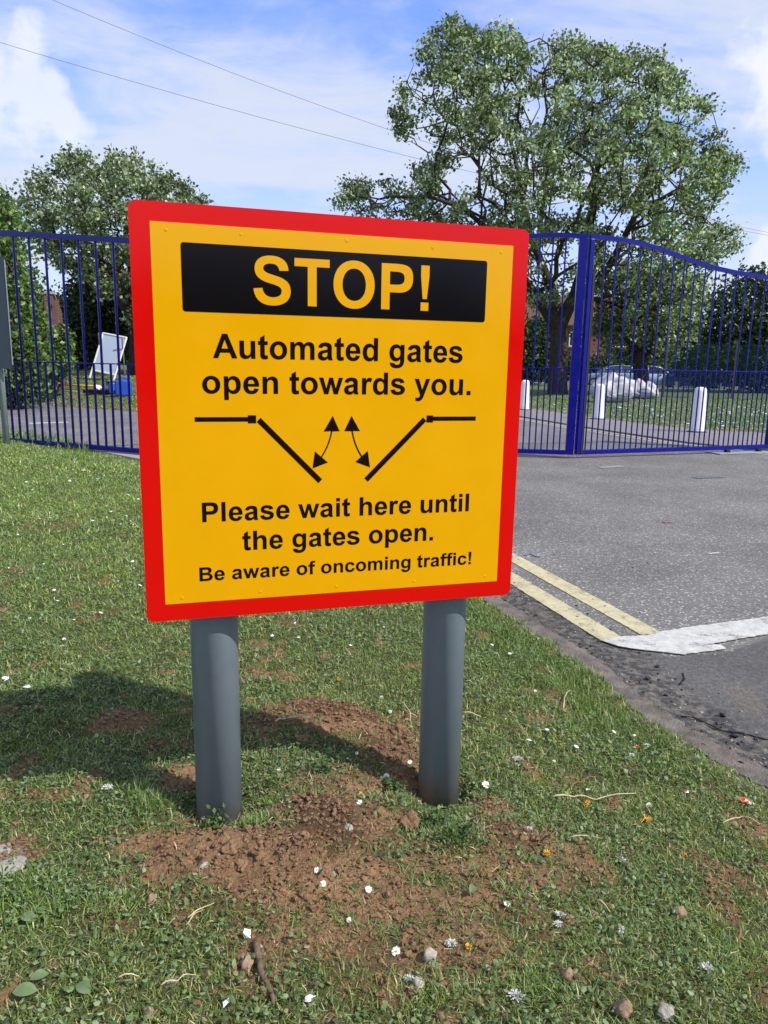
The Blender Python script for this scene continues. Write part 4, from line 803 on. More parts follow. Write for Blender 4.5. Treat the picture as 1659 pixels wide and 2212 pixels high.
# ------------------------------------------------------------------ parked cars
def car(lab, P, rz, body, L=4.3, Wd=1.75, H=1.46, group='cars parked beyond the lawn'):
    t = empty('parked_car', P, rz, label=lab, cat='car', group=group)
    prof = [(-.5, .30), (-.5, .62), (-.485, .80), (-.44, .93), (-.33, .98), (.20, .96), (.40, .86), (.485, .70), (.5, .50), (.5, .28), (.44, .22), (-.46, .22)]
    a = MB(); a.prism([(x * L, z) for x, z in prof], 1, -Wd / 2, Wd / 2)
    bmesh.ops.bevel(a.bm, geom=list(a.bm.edges), offset=.07, segments=3, affect='EDGES', profile=.6)
    for f in a.bm.faces: f.smooth = True
    a.build('body', body, t)
    cab = [(-.40, .93), (-.33, 1.28), (-.26, H - .04), (-.12, H), (.02, H - .03), (.10, H - .12), (.24, .93)]
    def slab(inset, zo, yb, yt, name, m, par):
        b = bmesh.new(); lo = []
        n = len(cab); ring = []
        for sy in (-1, 1):
            ring.append([b.verts.new((x * L, sy * (yb + (yt - yb) * (z - .93) / (H - .93)), z + zo)) for x, z in cab])
        b.faces.new(ring[0]); b.faces.new(ring[1][::-1])
        for i in range(n): b.faces.new((ring[0][i], ring[1][i], ring[1][(i + 1) % n], ring[0][(i + 1) % n]))
        bmesh.ops.recalc_face_normals(b, faces=b.faces); me = bpy.data.meshes.new(name); b.to_mesh(me); b.free(); me.materials.append(m); return link(me, name, par)
    slab(0, -.012, Wd / 2 - .05, Wd / 2 - .22, 'windows', M['glass'], t)
    a = MB()
    for sy in (-1, 1):                                                 # pillars and roof rails over the glass
        yy = lambda z: sy * (Wd / 2 - .035 - .17 * (z - .93) / (H - .93))
        for x0, x1 in ((-.40, -.33), (-.10, -.10), (.24, .08)):
            a.tube([(x0 * L, yy(.93), .93), (x1 * L, yy(H - .1), H - .10)], .035, 6)
        a.tube([(-.34 * L, yy(H - .18), H - .20), (-.26 * L, yy(H - .04), H - .05), (-.12 * L, yy(H), H - .01), (.02 * L, yy(H - .03), H - .04), (.10 * L, yy(H - .12), H - .13)], .04, 6)
    a.box((-.11 * L, 0, H - .005), (.26 * L, Wd - .48, .03), bev=.01); a.build('roof', body, t)
    for x_ in (-.31, .32):
        for sy in (-1, 1):
            a = MB(); a.tube([(x_ * L, sy * (Wd / 2 - .19), .31), (x_ * L, sy * (Wd / 2 + .012), .31)], .31, 20); wh = a.build('wheel', M['tyre'], t)
            a = MB(); a.tube([(x_ * L, sy * (Wd / 2 + .0), .31), (x_ * L, sy * (Wd / 2 + .02), .31)], .19, 14); a.build('rim', M['alu'], wh)
    for sy in (-1, 1):
        a = MB(); a.box((.475 * L, sy * (Wd / 2 - .28), .70), (.12, .34, .14), bev=.02); a.build('headlight', M['lamp'], t)
        a = MB(); a.box((-.487 * L, sy * (Wd / 2 - .16), .78), (.07, .18, .22), bev=.02); a.build('tail_light', M['red'], t)
        a = MB(); a.box((.2 * L, sy * (Wd / 2 + .08), .98), (.12, .16, .11), bev=.03); a.build('mirror', body, t)
    return t
q = atY(1322, 830, 52); car('silver blue hatchback parked behind the big white sack', (q[0], 52, ROAD), R(172), M['carblue'])
q = atY(1412, 838, 50); car('pale blue car parked behind the low forked tree', (q[0], 50, ROAD), R(-20), M['carpale'])
q = atY(1500, 842, 49); car('dark navy car parked behind the chain link fence', (q[0], 49, ROAD), R(-10), M['carnavy'])

# ------------------------------------------------------------------ sacks
def sack(lab, px, py, wx, dy, h, seed, rz):
    p = gph(px, py, lawn_h); t = bmesh.new(); bmesh.ops.create_icosphere(t, subdivisions=5, radius=1)
    for v in t.verts:
        c = v.co.copy(); q = Vector((c.x, c.y, c.z))
        e = .72; c = Vector([math.copysign(abs(k) ** e, k) for k in c])
        f = 1 - .45 * max(0, c.z) ** 1.5                              # gathered towards the top
        fold = mnoise.noise(Vector((q.x * 2 + seed, q.y * 2, q.z * 1.2))) * .16 + (.05 * abs(math.sin(4.5 * math.atan2(q.y, q.x) + 2.5 * mnoise.noise(q * 2))) * (q.z + 1) if seed % 2 else .06 * abs(math.sin(7 * (q.x * .8 - q.z) + 2 * mnoise.noise(q * 2)))) - abs(mnoise.noise(Vector((q.x * 3 + seed, q.z * 6 + q.x * 3, q.y * 3)))) * .13
        c = Vector((c.x * wx / 2 * f * (1 + fold), c.y * dy / 2 * f * (1 + fold), (c.z * .5 + .5) * h * (1 + mnoise.noise(Vector((q.x * 1.7 + seed, q.y * 1.7, 0))) * .3)))
        c.x += .12 * wx * (c.z / h) * (1 if seed % 2 else -1); c.z = max(c.z, -.02); v.co = c
    for f in t.faces: f.smooth = True
    me = bpy.data.meshes.new('rubble_sack'); t.to_mesh(me); t.free(); me.materials.append(M['bag']); o = link(me, 'rubble_sack'); o.location = tuple(p); o.rotation_euler = (0, 0, rz)
    return tag(o, lab, 'sack', 'white sacks on the lawn')
sack('larger crumpled white sack on the lawn behind the middle bollard', 1318, 869, 1.5, 1.1, .92, 1, .3)
sack('smaller white sack with slanting folds leaning beside the larger one', 1391, 862, 1.1, .95, .66, 4, -.2)

# ------------------------------------------------------------------ things on the left bank
bx, by = gph(219, 822, bank_h)[:2]; bz = float(bank_h(np.array([bx]), np.array([by]))[0]); k = by / 22.5
ab = empty('display_board', (bx, by, bz), R(-14), label='empty white framed A-board leaning back on the left bank', cat='display board')
Hh = (atY(245, 719, by)[2] - bz); wb = .80 * k
lean = R(-20); rot = Matrix.Rotation(lean, 3, 'X')
def bb(c, d, nm, m, rr=rot, off=(0, 0, 0)):
    a = MB(); a.box((0, 0, 0), d, bev=.008); o = a.build(nm, m, ab); o.rotation_euler = (rr.to_euler()); o.location = Vector(off) + rr @ Vector(c); return o
Sx = .42 * k
shear = R(9)
f0 = Matrix.Rotation(shear, 3, 'Y') @ rot
bb((0, 0, Hh * .60), (wb, .03, Hh * .84), 'panel', M['board'], f0)
bb((-wb / 2, -.01, Hh * .52), (.05, .05, Hh * 1.04), 'frame', M['white'], f0); bb((wb / 2, -.01, Hh * .52), (.05, .05, Hh * 1.04), 'frame', M['white'], f0)
bb((0, -.012, Hh * 1.03), (wb, .05, .05), 'frame', M['white'], f0); bb((0, -.012, Hh * .18), (wb, .05, .05), 'frame', M['white'], f0)
r2 = Matrix.Rotation(R(9), 3, 'Y') @ Matrix.Rotation(R(16), 3, 'X')
for sx in (-1, 1): bb((sx * wb / 2, .02, Hh * .5), (.04, .04, Hh), 'rear_leg', M['alu'], r2, (0, .62 * k, 0))
# jerrycan
def onbank(px, py): q = gph(px, py, bank_h); return q
q = onbank(268, 856); k = q[1] / 20
jc = empty('jerrycan', tuple(q), R(12), label='blue plastic jerrycan standing on the bank in front of the white board', cat='jerrycan')
a = MB(); a.box((0, 0, .22 * k), (.42 * k, .26 * k, .42 * k), bev=.045); a.build('body', M['jerry'], jc)
a = MB(); a.tube([(-.12 * k, 0, .43 * k), (-.10 * k, 0, .50 * k), (.08 * k, 0, .50 * k), (.11 * k, 0, .43 * k)], .022 * k, 8); a.build('handle', M['jerry'], jc)
a = MB(); a.lathe([(.035, 0), (.035, .05), (.001, .052)], (-.17 * k, 0, .425 * k), 12); a.build('cap', M['blackp'], jc)
q = onbank(237, 850)
jc2 = empty('jerrycan', tuple(q + np.array((.05, .25, 0))), R(40), label='blue box lid leaning against the jerrycan', cat='box'); jc2.name = 'plastic_box'
a = MB(); a.box((0, 0, .16), (.40, .30, .32), bev=.03); a.build('body', M['jerry'], jc2); a = MB(); a.box((0, 0, .335), (.43, .33, .03), bev=.01); a.build('lid', M['blackp'], jc2); jc2['label'] = 'low blue plastic box with a black lid between jerrycan and white bundle'
q = onbank(215, 851)
tr = empty('plastic_tray', tuple(q), R(-8), label='long black tray lying on the bank beside the broom head', cat='tray')
a = MB(); a.box((0.18, 0, .05), (1.25, .34, .07), bev=.03); a.build('base', M['blackp'], tr)
for y_ in (-.165, .165): a = MB(); a.box((.18, y_, .105), (1.2, .03, .05), bev=.008); a.build('rim', M['blackp'], tr)
for px, py, r_, lb in ((211, 835, .11, 'larger white crumpled paper bundle on the black tray'), (224, 841, .075, 'smaller white paper bundle on the black tray')):
    q2 = atY(px, py, q[1]); t = bmesh.new(); bmesh.ops.create_icosphere(t, subdivisions=3, radius=r_)
    for v in t.verts: v.co *= 1 + mnoise.noise(v.co * 14 + Vector((px, 0, 0))) * .5; v.co.z *= .85
    me = bpy.data.meshes.new('paper_bundle'); t.to_mesh(me); t.free(); me.materials.append(M['paper']); o = link(me, 'paper_bundle'); o.location = (q2[0], q[1] + .02, q[2] + .085 + r_ * .75); tag(o, lb, 'paper', 'white bundles on the tray')
def onbank3(px, py, dz): q = onbank(px, py); return Vector(q) + Vector((0, 0, dz))
br = empty('broom', tuple(onbank(166, 843)), label='yellow handled broom lying on the bank left of the tray', cat='broom')
p0, p1 = onbank3(134, 838, .10) - br.location, onbank3(204, 843, .13) - br.location
a = MB(); a.tube([p0, p1], .026, 8); a.build('handle', M['yellowp'], br); a = MB(); a.tube([p0 + (p0 - p1).normalized() * .22, p0], [.012, .026], 8); a.build('grip', M['blackp'], br)
a = MB(); a.tube([p1, p1 + (p1 - p0).normalized() * .12], .045, 8); a.build('socket', M['white'], br)
a = MB(); p0 = onbank3(126, 846, .04); p1 = onbank3(172, 849, .04); a.tube([p0, p1], .014, 8); tag(a.build('cane', M['yellowp']), 'thin yellow cane on the grass beside the broom handle', 'cane')
a = MB(); p0 = gp(30, 917); a = MB()
ribbon([tuple(gp(63, 915, ROAD)[:2]), tuple(gp(146, 912, ROAD)[:2])], .17, ROAD + .005, 'white_marking', M['wline'], .01, .05, kind='structure')

# ------------------------------------------------------------------ overhead cables
def cable(pa, pb, Ya, Yb, sag, lab):
    A_, B_ = atY(*pa, Ya), atY(*pb, Yb); n = 40; pts = [tuple(A_ + (B_ - A_) * i / n - np.array((0, 0, sag * 4 * (i / n) * (1 - i / n)))) for i in range(n + 1)]
    a = MB(); a.tube(pts, .009, 6); return tag(a.build('overhead_cable', M['cable']), lab, 'cable', 'overhead cables')
cable((-260, -165), (1900, 540), 36, 52, 2.0, 'upper overhead cable crossing the sky from the top left corner')
cable((-260, 12), (1950, 556), 34, 50, 1.0, 'lower overhead cable running below the other across the left sky')

# ------------------------------------------------------------------ grass (one mass nobody could count)
PALG = np.array([(.125, .20, .036), (.19, .265, .055), (.055, .110, .022), (.24, .32, .15), (.50, .47, .28), (.27, .31, .10), (.090, .15, .055)])
WG = np.array([3, 3.2, 2.0, 2.4, .9, 1.3, 1.6])
def blades(x, y, z, Ln, wd, tilt, pal, wts, shade=None, kink=.5):
    n = len(x); az = rng.uniform(0, 2 * np.pi, n); ca, sa = np.cos(az), np.sin(az); st, ct = np.sin(tilt), np.cos(tilt)
    r0 = np.stack([x, y, z - .004], 1); dr = np.stack([ca * st, sa * st, ct], 1); t2 = np.minimum(tilt + rng.uniform(0, kink, n) * 1.6, 1.75); d2 = np.stack([ca * np.sin(t2), sa * np.sin(t2), np.cos(t2)], 1)
    tw = rng.uniform(-.9, .9, n); sd = np.stack([-sa * np.cos(tw) + ca * np.sin(tw) * .3, ca * np.cos(tw) + sa * np.sin(tw) * .3, np.sin(tw) * .8], 1)
    L = Ln[:, None]; w_ = wd[:, None] / 2; m_ = r0 + dr * L * .5; tp = m_ + d2 * L * .5
    v = np.stack([r0 - sd * w_, r0 + sd * w_, m_ + sd * w_ * .85, m_ - sd * w_ * .85, tp], 1).reshape(-1, 3)
    ci = rng.choice(len(pal), n, p=wts / wts.sum()); c = pal[ci] * rng.uniform(.7, 1.3, n)[:, None]
    if shade is not None: c = c * shade
    return v, np.repeat(c, 5, 0)
def sample(xa, xb, ya, yb, dens):
    n = int((xb - xa) * (yb - ya) * dens); return rng.uniform(xa, xb, n), rng.uniform(ya, yb, n)
GV, GC = [], []
for (ya, yb, dens, wd, ln) in ((.72, 1.3, 74000, .0023, .022), (1.3, 2.0, 64000, .0026, .023), (2.0, 3.0, 42000, .0031, .025), (3.0, 4.5, 23000, .0042, .028), (4.5, 7.0, 11000, .0062, .032), (7.0, 13.2, 4600, .010, .038)):
    x, y = sample(-.60 * yb - .35, min(.60 * yb + .35, 1.9), ya, yb, dens)
    d = sd_poly(VERGE, x, y) + (fbm(x, y, 16, 3) - .5) * .07; b = bare(x, y) * (1 if yb < 6 else .2); u = rng.random(len(x)); clump = fbm(x, y, 38, 2)
    ok = (d > -.055 + .10 * fbm(x, y, 26, 2)) & (u < (1 - b) ** 1.3 * (.30 + 1.1 * clump) + .05 * clump) & (np.hypot(x - LP[0], y - LP[1]) > .058) & (np.hypot(x - RP[0], y - RP[1]) > .058)
    x, y, d, b, clump = x[ok], y[ok], d[ok], b[ok], clump[ok]; n = len(x); z = verge_h(x, y)
    lush = sstep(.55, .15, d) * sstep(1.9, 2.5, y) * sstep(6, 4, y); gr = fbm(x, y, 2.1, 3); lf = sstep(-.2, -1.2, x)
    Ln = ln * rng.uniform(.45, 1.5, n) * (1 + .15 * lush) * (.75 + .5 * clump); tilt = np.clip(rng.normal(.95, .38, n) - .35 * lush, .05, 1.5)
    sh = np.stack([.85 + .5 * gr - .12 * lush - .04 * lf, .86 + .32 * gr + .0 * lush + .04 * lf, .9 + .2 * gr - .1 * lush], 1) * (1.0 + .12 * sstep(2.5, 5, y))[:, None]
    v, c = blades(x, y, z, Ln, wd * rng.uniform(.6, 1.3, n), tilt, PALG, WG, sh); GV.append(v); GC.append(c)
for (px, py, r_, n, ln) in ((335, 1762, .045, 720, 0.034), (545, 1795, .035, 560, 0.028), (300, 1730, .03, 240, 0.037), (860, 1712, .03, 360, 0.022), (960, 1800, .05, 640, 0.031), (985, 1835, .05, 400, 0.028), (440, 1790, .03, 208, 0.019), (1010, 1730, .03, 240, 0.025), (1205, 1440, .06, 400, 0.043), (1250, 1470, .04, 240, 0.037), (100, 1990, .05, 400, 0.037), (60, 1940, .05, 400, 0.037), (1150, 2140, .07, 720, 0.031), (1560, 2050, .08, 720, 0.031), (930, 2170, .05, 400, 0.031), (250, 1985, .05, 320, 0.037)):
    c0 = W(px, py); x = rng.normal(c0[0], r_ * .6, n); y = rng.normal(c0[1], r_ * .5, n); ok = (sd_poly(VERGE, x, y) > 0) & (np.hypot(x - LP[0], y - LP[1]) > .058) & (np.hypot(x - RP[0], y - RP[1]) > .058); x, y = x[ok], y[ok]; n = len(x)
    v, c = blades(x, y, verge_h(x, y), ln * rng.uniform(.4, 1.3, n), .0028 * rng.uniform(.6, 1.2, n), np.clip(rng.normal(.6, .4, n), .05, 1.4), PALG, WG, np.full((n, 3), 1.12)); GV.append(v); GC.append(c)
v = np.concatenate(GV); c = np.concatenate(GC); i = np.arange(len(v) // 5)[:, None] * 5
print('BLADES', len(i))
tag(np_mesh('grass', v, [i + np.array([[0, 1, 2, 3]]), i + np.array([[3, 2, 4]])], M['grass'], col=c), 'short mown grass of the verge around the sign', 'grass', kind='stuff')
# small broad leaves of clover and daisy rosettes between the blades
LV, LC = [], []
for (ya, yb, dens, sz) in ((.72, 2.0, 8500, .0048), (2.0, 3.2, 4500, .0058), (3.2, 5.5, 1300, .0075)):
    x, y = sample(-.60 * yb - .3, min(.60 * yb + .3, 1.9), ya, yb, dens); pt = fbm(x, y, 5, 3); ok = (sd_poly(VERGE, x, y) > .03) & (rng.random(len(x)) < (1 - bare(x, y)) * sstep(.3, .7, pt) * 1.3 + .03) & (np.hypot(x - LP[0], y - LP[1]) > .065) & (np.hypot(x - RP[0], y - RP[1]) > .065)
    x, y = x[ok], y[ok]; n = len(x); z = verge_h(x, y) + rng.uniform(.004, .020, n); a_ = rng.uniform(0, 2 * np.pi, n); nz = rng.normal(0, .38, (n, 2)); S_ = sz * rng.uniform(.45, 1.35, n); asp = rng.uniform(.4, .9, n)
    ring = []
    for k in range(6):
        th = 2 * np.pi * k / 6; u, w_ = np.cos(th) * S_, np.sin(th) * S_ * asp; dx = u * np.cos(a_) - w_ * np.sin(a_); dy = u * np.sin(a_) + w_ * np.cos(a_); ring.append(np.stack([x + dx, y + dy, z + dx * nz[:, 0] + dy * nz[:, 1] + (.25 * S_ if k in (0, 3) else 0)], 1))
    LV.append(np.stack(ring, 1).reshape(-1, 3)); pal = np.array([(.105, .17, .06), (.15, .23, .09), (.24, .31, .18), (.07, .12, .04), (.25, .26, .12)]); LC.append(np.repeat(pal[rng.choice(5, n, p=[.3, .3, .15, .17, .08])] * rng.uniform(.75, 1.25, n)[:, None], 6, 0))
v = np.concatenate(LV); c = np.concatenate(LC); i = np.arange(len(v) // 6)[:, None] * 6
tag(np_mesh('clover', v, [i + np.array([[0, 1, 2, 3]]), i + np.array([[0, 3, 4, 5]])], M['grass'], col=c), 'small clover and rosette leaves growing through the mown grass', 'clover', kind='stuff')
# tufts on the far lawn and bank
GV, GC = [], []
for hf, poly, bx_, dn in ((lawn_h, LAWN, (3.2, 17, 14.5, 32), 420), (bank_h, BANK, (-19, -3.5, 18, 30), 420)):
    x, y = sample(*bx_, dn); u = rng.random(len(x)); ok = (sd_poly(poly, x, y) > 0) & (u < (16 / y) ** 1.3); x, y = x[ok], y[ok]; n = len(x); g = fbm(x, y, 2.2, 4, .6); dry = sstep(.42, .7, g)[:, None] + sstep(.9, 0, sd_poly(poly, x, y))[:, None] * .5
    v, c = blades(x, y, hf(x, y), .07 * rng.uniform(.4, 1.3, n), .022 * rng.uniform(.6, 1.3, n), np.clip(rng.normal(.8, .4, n), .05, 1.4), PALG, WG, 1.0 + np.clip(dry, 0, 1.2) * np.array([[.45, .12, .2]])); GV.append(v); GC.append(c)
x = rng.uniform(-6.3, -4.0, 900); y = 10.15 - (x + 4.1) * .95 + rng.normal(0, .22, 900); v, c = blades(x, y, verge_h(x, y), rng.uniform(.05, .22, 900), np.full(900, .012), np.clip(rng.normal(.5, .35, 900), .05, 1.3), PALG, WG, np.full((900, 3), 1.1)); GV.append(v); GC.append(c)
v = np.concatenate(GV); c = np.concatenate(GC); i = np.arange(len(v) // 5)[:, None] * 5
tag(np_mesh('far_grass', v, [i + np.array([[0, 1, 2, 3]]), i + np.array([[3, 2, 4]])], M['grass'], col=c), 'tufty grass on the lawn and bank beyond the gates', 'grass', kind='stuff')

# ------------------------------------------------------------------ crumbs of soil and tar
def ico(sub=1):
    b = bmesh.new(); bmesh.ops.create_icosphere(b, subdivisions=sub, radius=1); v = np.array([q.co[:] for q in b.verts]); f = np.array([[q.index for q in p.verts] for p in b.faces]); b.free(); return v, f
IV, IF = ico(1)
def crumbs(name, x, y, z, s, m, lab, cat, flat=.75):
    n = len(x); k = len(IV); var = rng.uniform(.6, 1.25, (n, k, 1)); sc = np.stack([s * rng.uniform(.7, 1.4, n), s * rng.uniform(.7, 1.4, n), s * flat * rng.uniform(.7, 1.2, n)], 1)[:, None]
    a_ = rng.uniform(0, 6.28, n)[:, None]; p = IV[None] * var * sc; px = p[..., 0] * np.cos(a_) - p[..., 1] * np.sin(a_); py = p[..., 0] * np.sin(a_) + p[..., 1] * np.cos(a_)
    v = np.stack([px + x[:, None], py + y[:, None], p[..., 2] + (z + s * .25)[:, None]], -1).reshape(-1, 3); f = (IF[None] + np.arange(n)[:, None, None] * k).reshape(-1, 3)
    return tag(np_mesh(name, v, [f], m), lab, cat, kind='stuff')
x, y = sample(-1.2, 1.1, .75, 2.6, 42000); ok = rng.random(len(x)) < bare(x, y) * 1.1 * (fbm(x, y, 20, 2) + .1) + .004; ok &= sd_poly(VERGE, x, y) > .02; x, y = x[ok], y[ok]
crumbs('soil_crumbs', x, y, verge_h(x, y), .0012 + .0068 * rng.random(len(x)) ** 5, M['clod'], 'loose brown soil crumbs on the bare patches round the posts', 'soil')
x, y = sample(.4, 2.6, 1.6, 4.6, 2600); d = -sd_poly(VERGE, x, y); ok = (d > .02) & (rng.random(len(x)) < sstep(.5, .08, d) * .55 * sstep(.35, .6, fbm(x, y, 9, 3)) + .02); x, y = x[ok], y[ok]
crumbs('gutter_grit', x, y, road_h(x, y), .0012 + .0045 * rng.random(len(x)) ** 4, M['conc'], 'pale grit lying along the worn gutter of the road', 'grit')

x, y = sample(.4, 2.8, 1.4, 5.5, 2200); d = -sd_poly(VERGE, x, y); ok = (d > .03) & (rng.random(len(x)) < sstep(.55, .2, d) * .6 * sstep(.42, .62, fbm(x + 9, y, 7, 3)) + .006); x, y = x[ok], y[ok]
crumbs('tar_crumbs', x, y, road_h(x, y), .0015 + .0075 * rng.random(len(x)) ** 5, M['tarlump'], 'black crumbs of broken tar scattered along the road edge', 'tar crumbs')

# ------------------------------------------------------------------ small things on the verge
def vz(x, y): return float(verge_h(np.array([x]), np.array([y]))[0])
def vp(px, py, up=0.): q = gph(px, py - 0, verge_h); return np.array((q[0], q[1], q[2] + up))
def lump(name, P, r, m, lab, cat, seed, sc=(1, .8, .6), group=None, rough=.35, sub=3, rz=None):
    b = bmesh.new(); bmesh.ops.create_icosphere(b, subdivisions=sub, radius=1)
    for v in b.verts:
        n_ = mnoise.noise(v.co * 1.1 + Vector((seed, 0, 0))) * rough * 1.5 + mnoise.noise(v.co * 3.1 + Vector((0, seed, 0))) * rough * .5; v.co *= 1 + n_; v.co = Vector((v.co.x * sc[0], v.co.y * sc[1], v.co.z * sc[2])) * r
    for f in b.faces: f.smooth = sub > 2
    me = bpy.data.meshes.new(name); b.to_mesh(me); b.free(); me.materials.append(m); o = link(me, name); o.location = (P[0], P[1], P[2] + r * sc[2] * .35); o.rotation_euler = (0, 0, seed if rz is None else rz); return tag(o, lab, cat, group)
STN = [(187, 1722, .011, 'stone', 'small round tan stone on the shaded grass left of the left post'), (442, 1878, .017, 'flint', 'grey stone on the bare soil below the left post'), (729, 1880, .010, 'stone', 'orange tan pebble on the soil between the posts'), (752, 1790, .013, 'flint', 'pale lumpy stone in the sandy patch between the posts'),
       (372, 2124, .011, 'flint', 'small cream pebble beside a pale stalk low on the left'), (320, 2196, .016, 'stone', 'round orange brown stone at the bottom edge left of centre'), (534, 2088, .022, 'stone', 'large upright tan stone beside the thick brown stick'), (576, 2142, .014, 'stone', 'brown stone touching the lower end of the thick stick'), (328, 1948, .017, 'stone', 'flat brown stone at the left rim of the bare soil'),
       (1466, 1979, .022, 'stone', 'big pointed tan stone in the grass at the lower right'), (1284, 1978, .014, 'stone', 'dark brown stone in the grass right of the bare soil'), (903, 2136, .017, 'flint', 'grey rounded flint near the bottom centre'), (1224, 2112, .018, 'stone', 'broad brown stone on bare soil at the lower right of centre'),
       (1344, 2192, .026, 'stone', 'largest dark tan stone at the bottom edge right of centre'), (1436, 2199, .022, 'flint', 'pale grey flint at the bottom edge on the right'), (928, 2074, .020, 'flint', 'flat pale flint with a white rim below the right post'), (1050, 2093, .009, 'flint', 'tiny whitish pebble on the lower sandy patch'), (925, 1912, .011, 'stone', 'small orange pebble below the right post'), (560, 2052, .011, 'flint', 'grey pebble at the top end of the thick stick'), (470, 1850, .008, 'stone', 'small brown pebble near the grey stone under the left post')]
for k, (px, py, r, mm, lb) in enumerate(STN):
    lump('stone', vp(px, py), r * .82, M[mm], lb, 'stone', k * 1.7 + .5, sc=(1, .8, .75) if r < .015 else (.85, .7, 1.0), group='stones on the verge')
for k, (px, py, r) in enumerate(((655, 1600, .022), (610, 1640, .014), (860, 1582, .028), (400, 1700, .02), (500, 1830, .022), (560, 1850, .016), (640, 1812, .014), (820, 1760, .02), (520, 1872, .015), (700, 1555, .015), (885, 1780, .03), (1130, 1815, .012), (600, 1905, .012))):
    lump('soil_clod', vp(px, py), r, M['clod'], 'brown clod of dug soil on the bare ground round the sign posts', 'soil clod', k * 2.3 + .9, group='clods of dug soil', rough=.5, sub=4)
lump('concrete_lump', vp(14, 1872), .035, M['conc'], 'flat grey concrete lump in the grass at the left edge', 'concrete', 3.3, sc=(1.1, .9, .22))
lump('concrete_lump', vp(2, 1838), .022, M['conc'], 'smaller grey concrete piece above the flat lump at the left edge', 'concrete', 5.3, sc=(1.1, .9, .25))

def daisy_proto():
    t = empty('daisy', (0, 0, 0)); R0 = .0115; V, Fq = [], []; H = .020; n = 21
    for k in range(n):
        a_ = 2 * math.pi * k / n + rnd.uniform(-.06, .06); l = R0 * rnd.uniform(.88, 1.08); el = rnd.uniform(-.05, .28)
        o = len(V)
        for rr, ww in ((.22, .0005), (.6, .0011), (.92, .0010), (1.0, .0003)):
            z = H + el * l * rr
            for sgn in (-1, 1): V.append((math.cos(a_) * l * rr - math.sin(a_) * ww * sgn, math.sin(a_) * l * rr + math.cos(a_) * ww * sgn, z + (.0002 if k % 2 else 0)))
        for j in range(3): Fq.append((o + 2 * j, o + 2 * j + 1, o + 2 * j + 3, o + 2 * j + 2))
    np_mesh('petals', np.array(V), [np.array(Fq)], M['petal'], t)
    a = MB(); a.lathe([(.0030, H - .0012), (.0036, H + .0003), (.0030, H + .0016), (.0016, H + .0023), (.0002, H + .0025)], (0, 0, 0), 12); a.build('centre', M['yolk'], t)
    a = MB(); a.tube([(.003, .002, -.006), (.002, .001, .008), (0, 0, H - .001)], .0008, 5); a.build('stem', M['stem'], t); return t
D0 = daisy_proto(); used = [0]
def copy_tree(o, parent=None):
    c_ = o.copy(); COL.objects.link(c_); c_.parent = parent
    for ch in [q for q in bpy.data.objects if q.parent == o]: copy_tree(ch, c_)
    return c_
def daisy(px, py, s, tilt, az, lab, grp):
    t = D0 if not used[0] else copy_tree(D0); used[0] += 1; P = vp(px, py); t.location = (P[0], P[1], P[2] - .004); t.scale = (s * .78,) * 3
    ax = Vector((math.cos(az), math.sin(az), 0)); t.rotation_mode = 'QUATERNION'; from mathutils import Quaternion
    t.rotation_quaternion = Quaternion(ax, tilt) @ Quaternion((0, 0, 1), rnd.uniform(0, 6)); return tag(t, lab, 'daisy', grp)
G_ = 'daisies around the sign posts'
for px, py, s, ti, lb in ((1044, 1697, 1.25, .75, 'large open daisy facing the camera just right of the right post'), (835, 1679, 1.1, .7, 'open daisy on the brown soil left of the right post'), (778, 1738, .9, .3, 'half open daisy above the sandy patch between the posts'), (853, 2050, 1.0, .9, 'daisy with a yellow centre below the posts near the bottom'),
    (1093, 1957, .8, .3, 'small tilted daisy in the grass below the right post'), (1005, 1806, 1.05, -.9, 'daisy seen from behind at the foot of the right post'), (887, 1650, .85, .4, 'daisy close to the left side of the right post'), (844, 1540, .8, .5, 'daisy behind the soil patch, nearer the right post'), (826, 1507, .7, .6, 'daisy farthest back beside the right post'),
    (1402, 1740, .9, .7, 'open daisy in the grass near the yellow dandelion head'), (1482, 1714, .8, .2, 'daisy alone in the grass towards the kerb'), (910, 1806, .8, -.5, 'drooping daisy in the weeds left of the right post foot'), (905, 1738, .8, -.3, 'daisy leaning against the left side of the right post foot'), (794, 1922, .85, .6, 'flattened daisy on the soil below the posts'),
    (771, 1630, .7, .4, 'daisy on bare soil midway between the posts'), (1156, 1495, .7, .3, 'small daisy in the lush grass right of the posts'), (1196, 1647, .6, .2, 'small daisy amid clover right of the posts'), (1270, 1709, .7, .3, 'daisy above the long pale stalk'), (687, 1882, .8, .5, 'upper of two daisies on the dug soil below the posts'), (698, 1911, .8, .5, 'lower of two daisies on the dug soil below the posts'),
    (604, 1665, .7, .3, 'small daisy right beside the left post'), (755, 1989, .7, .5, 'daisy at the lower rim of the dug soil'), (139, 1384, .9, .4, 'daisy in the sunny grass left of the left post'), (646, 1379, .8, .4, 'right of two daisies behind the sign between the posts'), (588, 1377, .9, .3, 'left of two daisies behind the sign between the posts'), (1019, 1718, .6, -.2, 'daisy bud close right of the right post foot')):
    daisy(px, py, s, ti, rnd.uniform(-.5, .5), lb, G_)
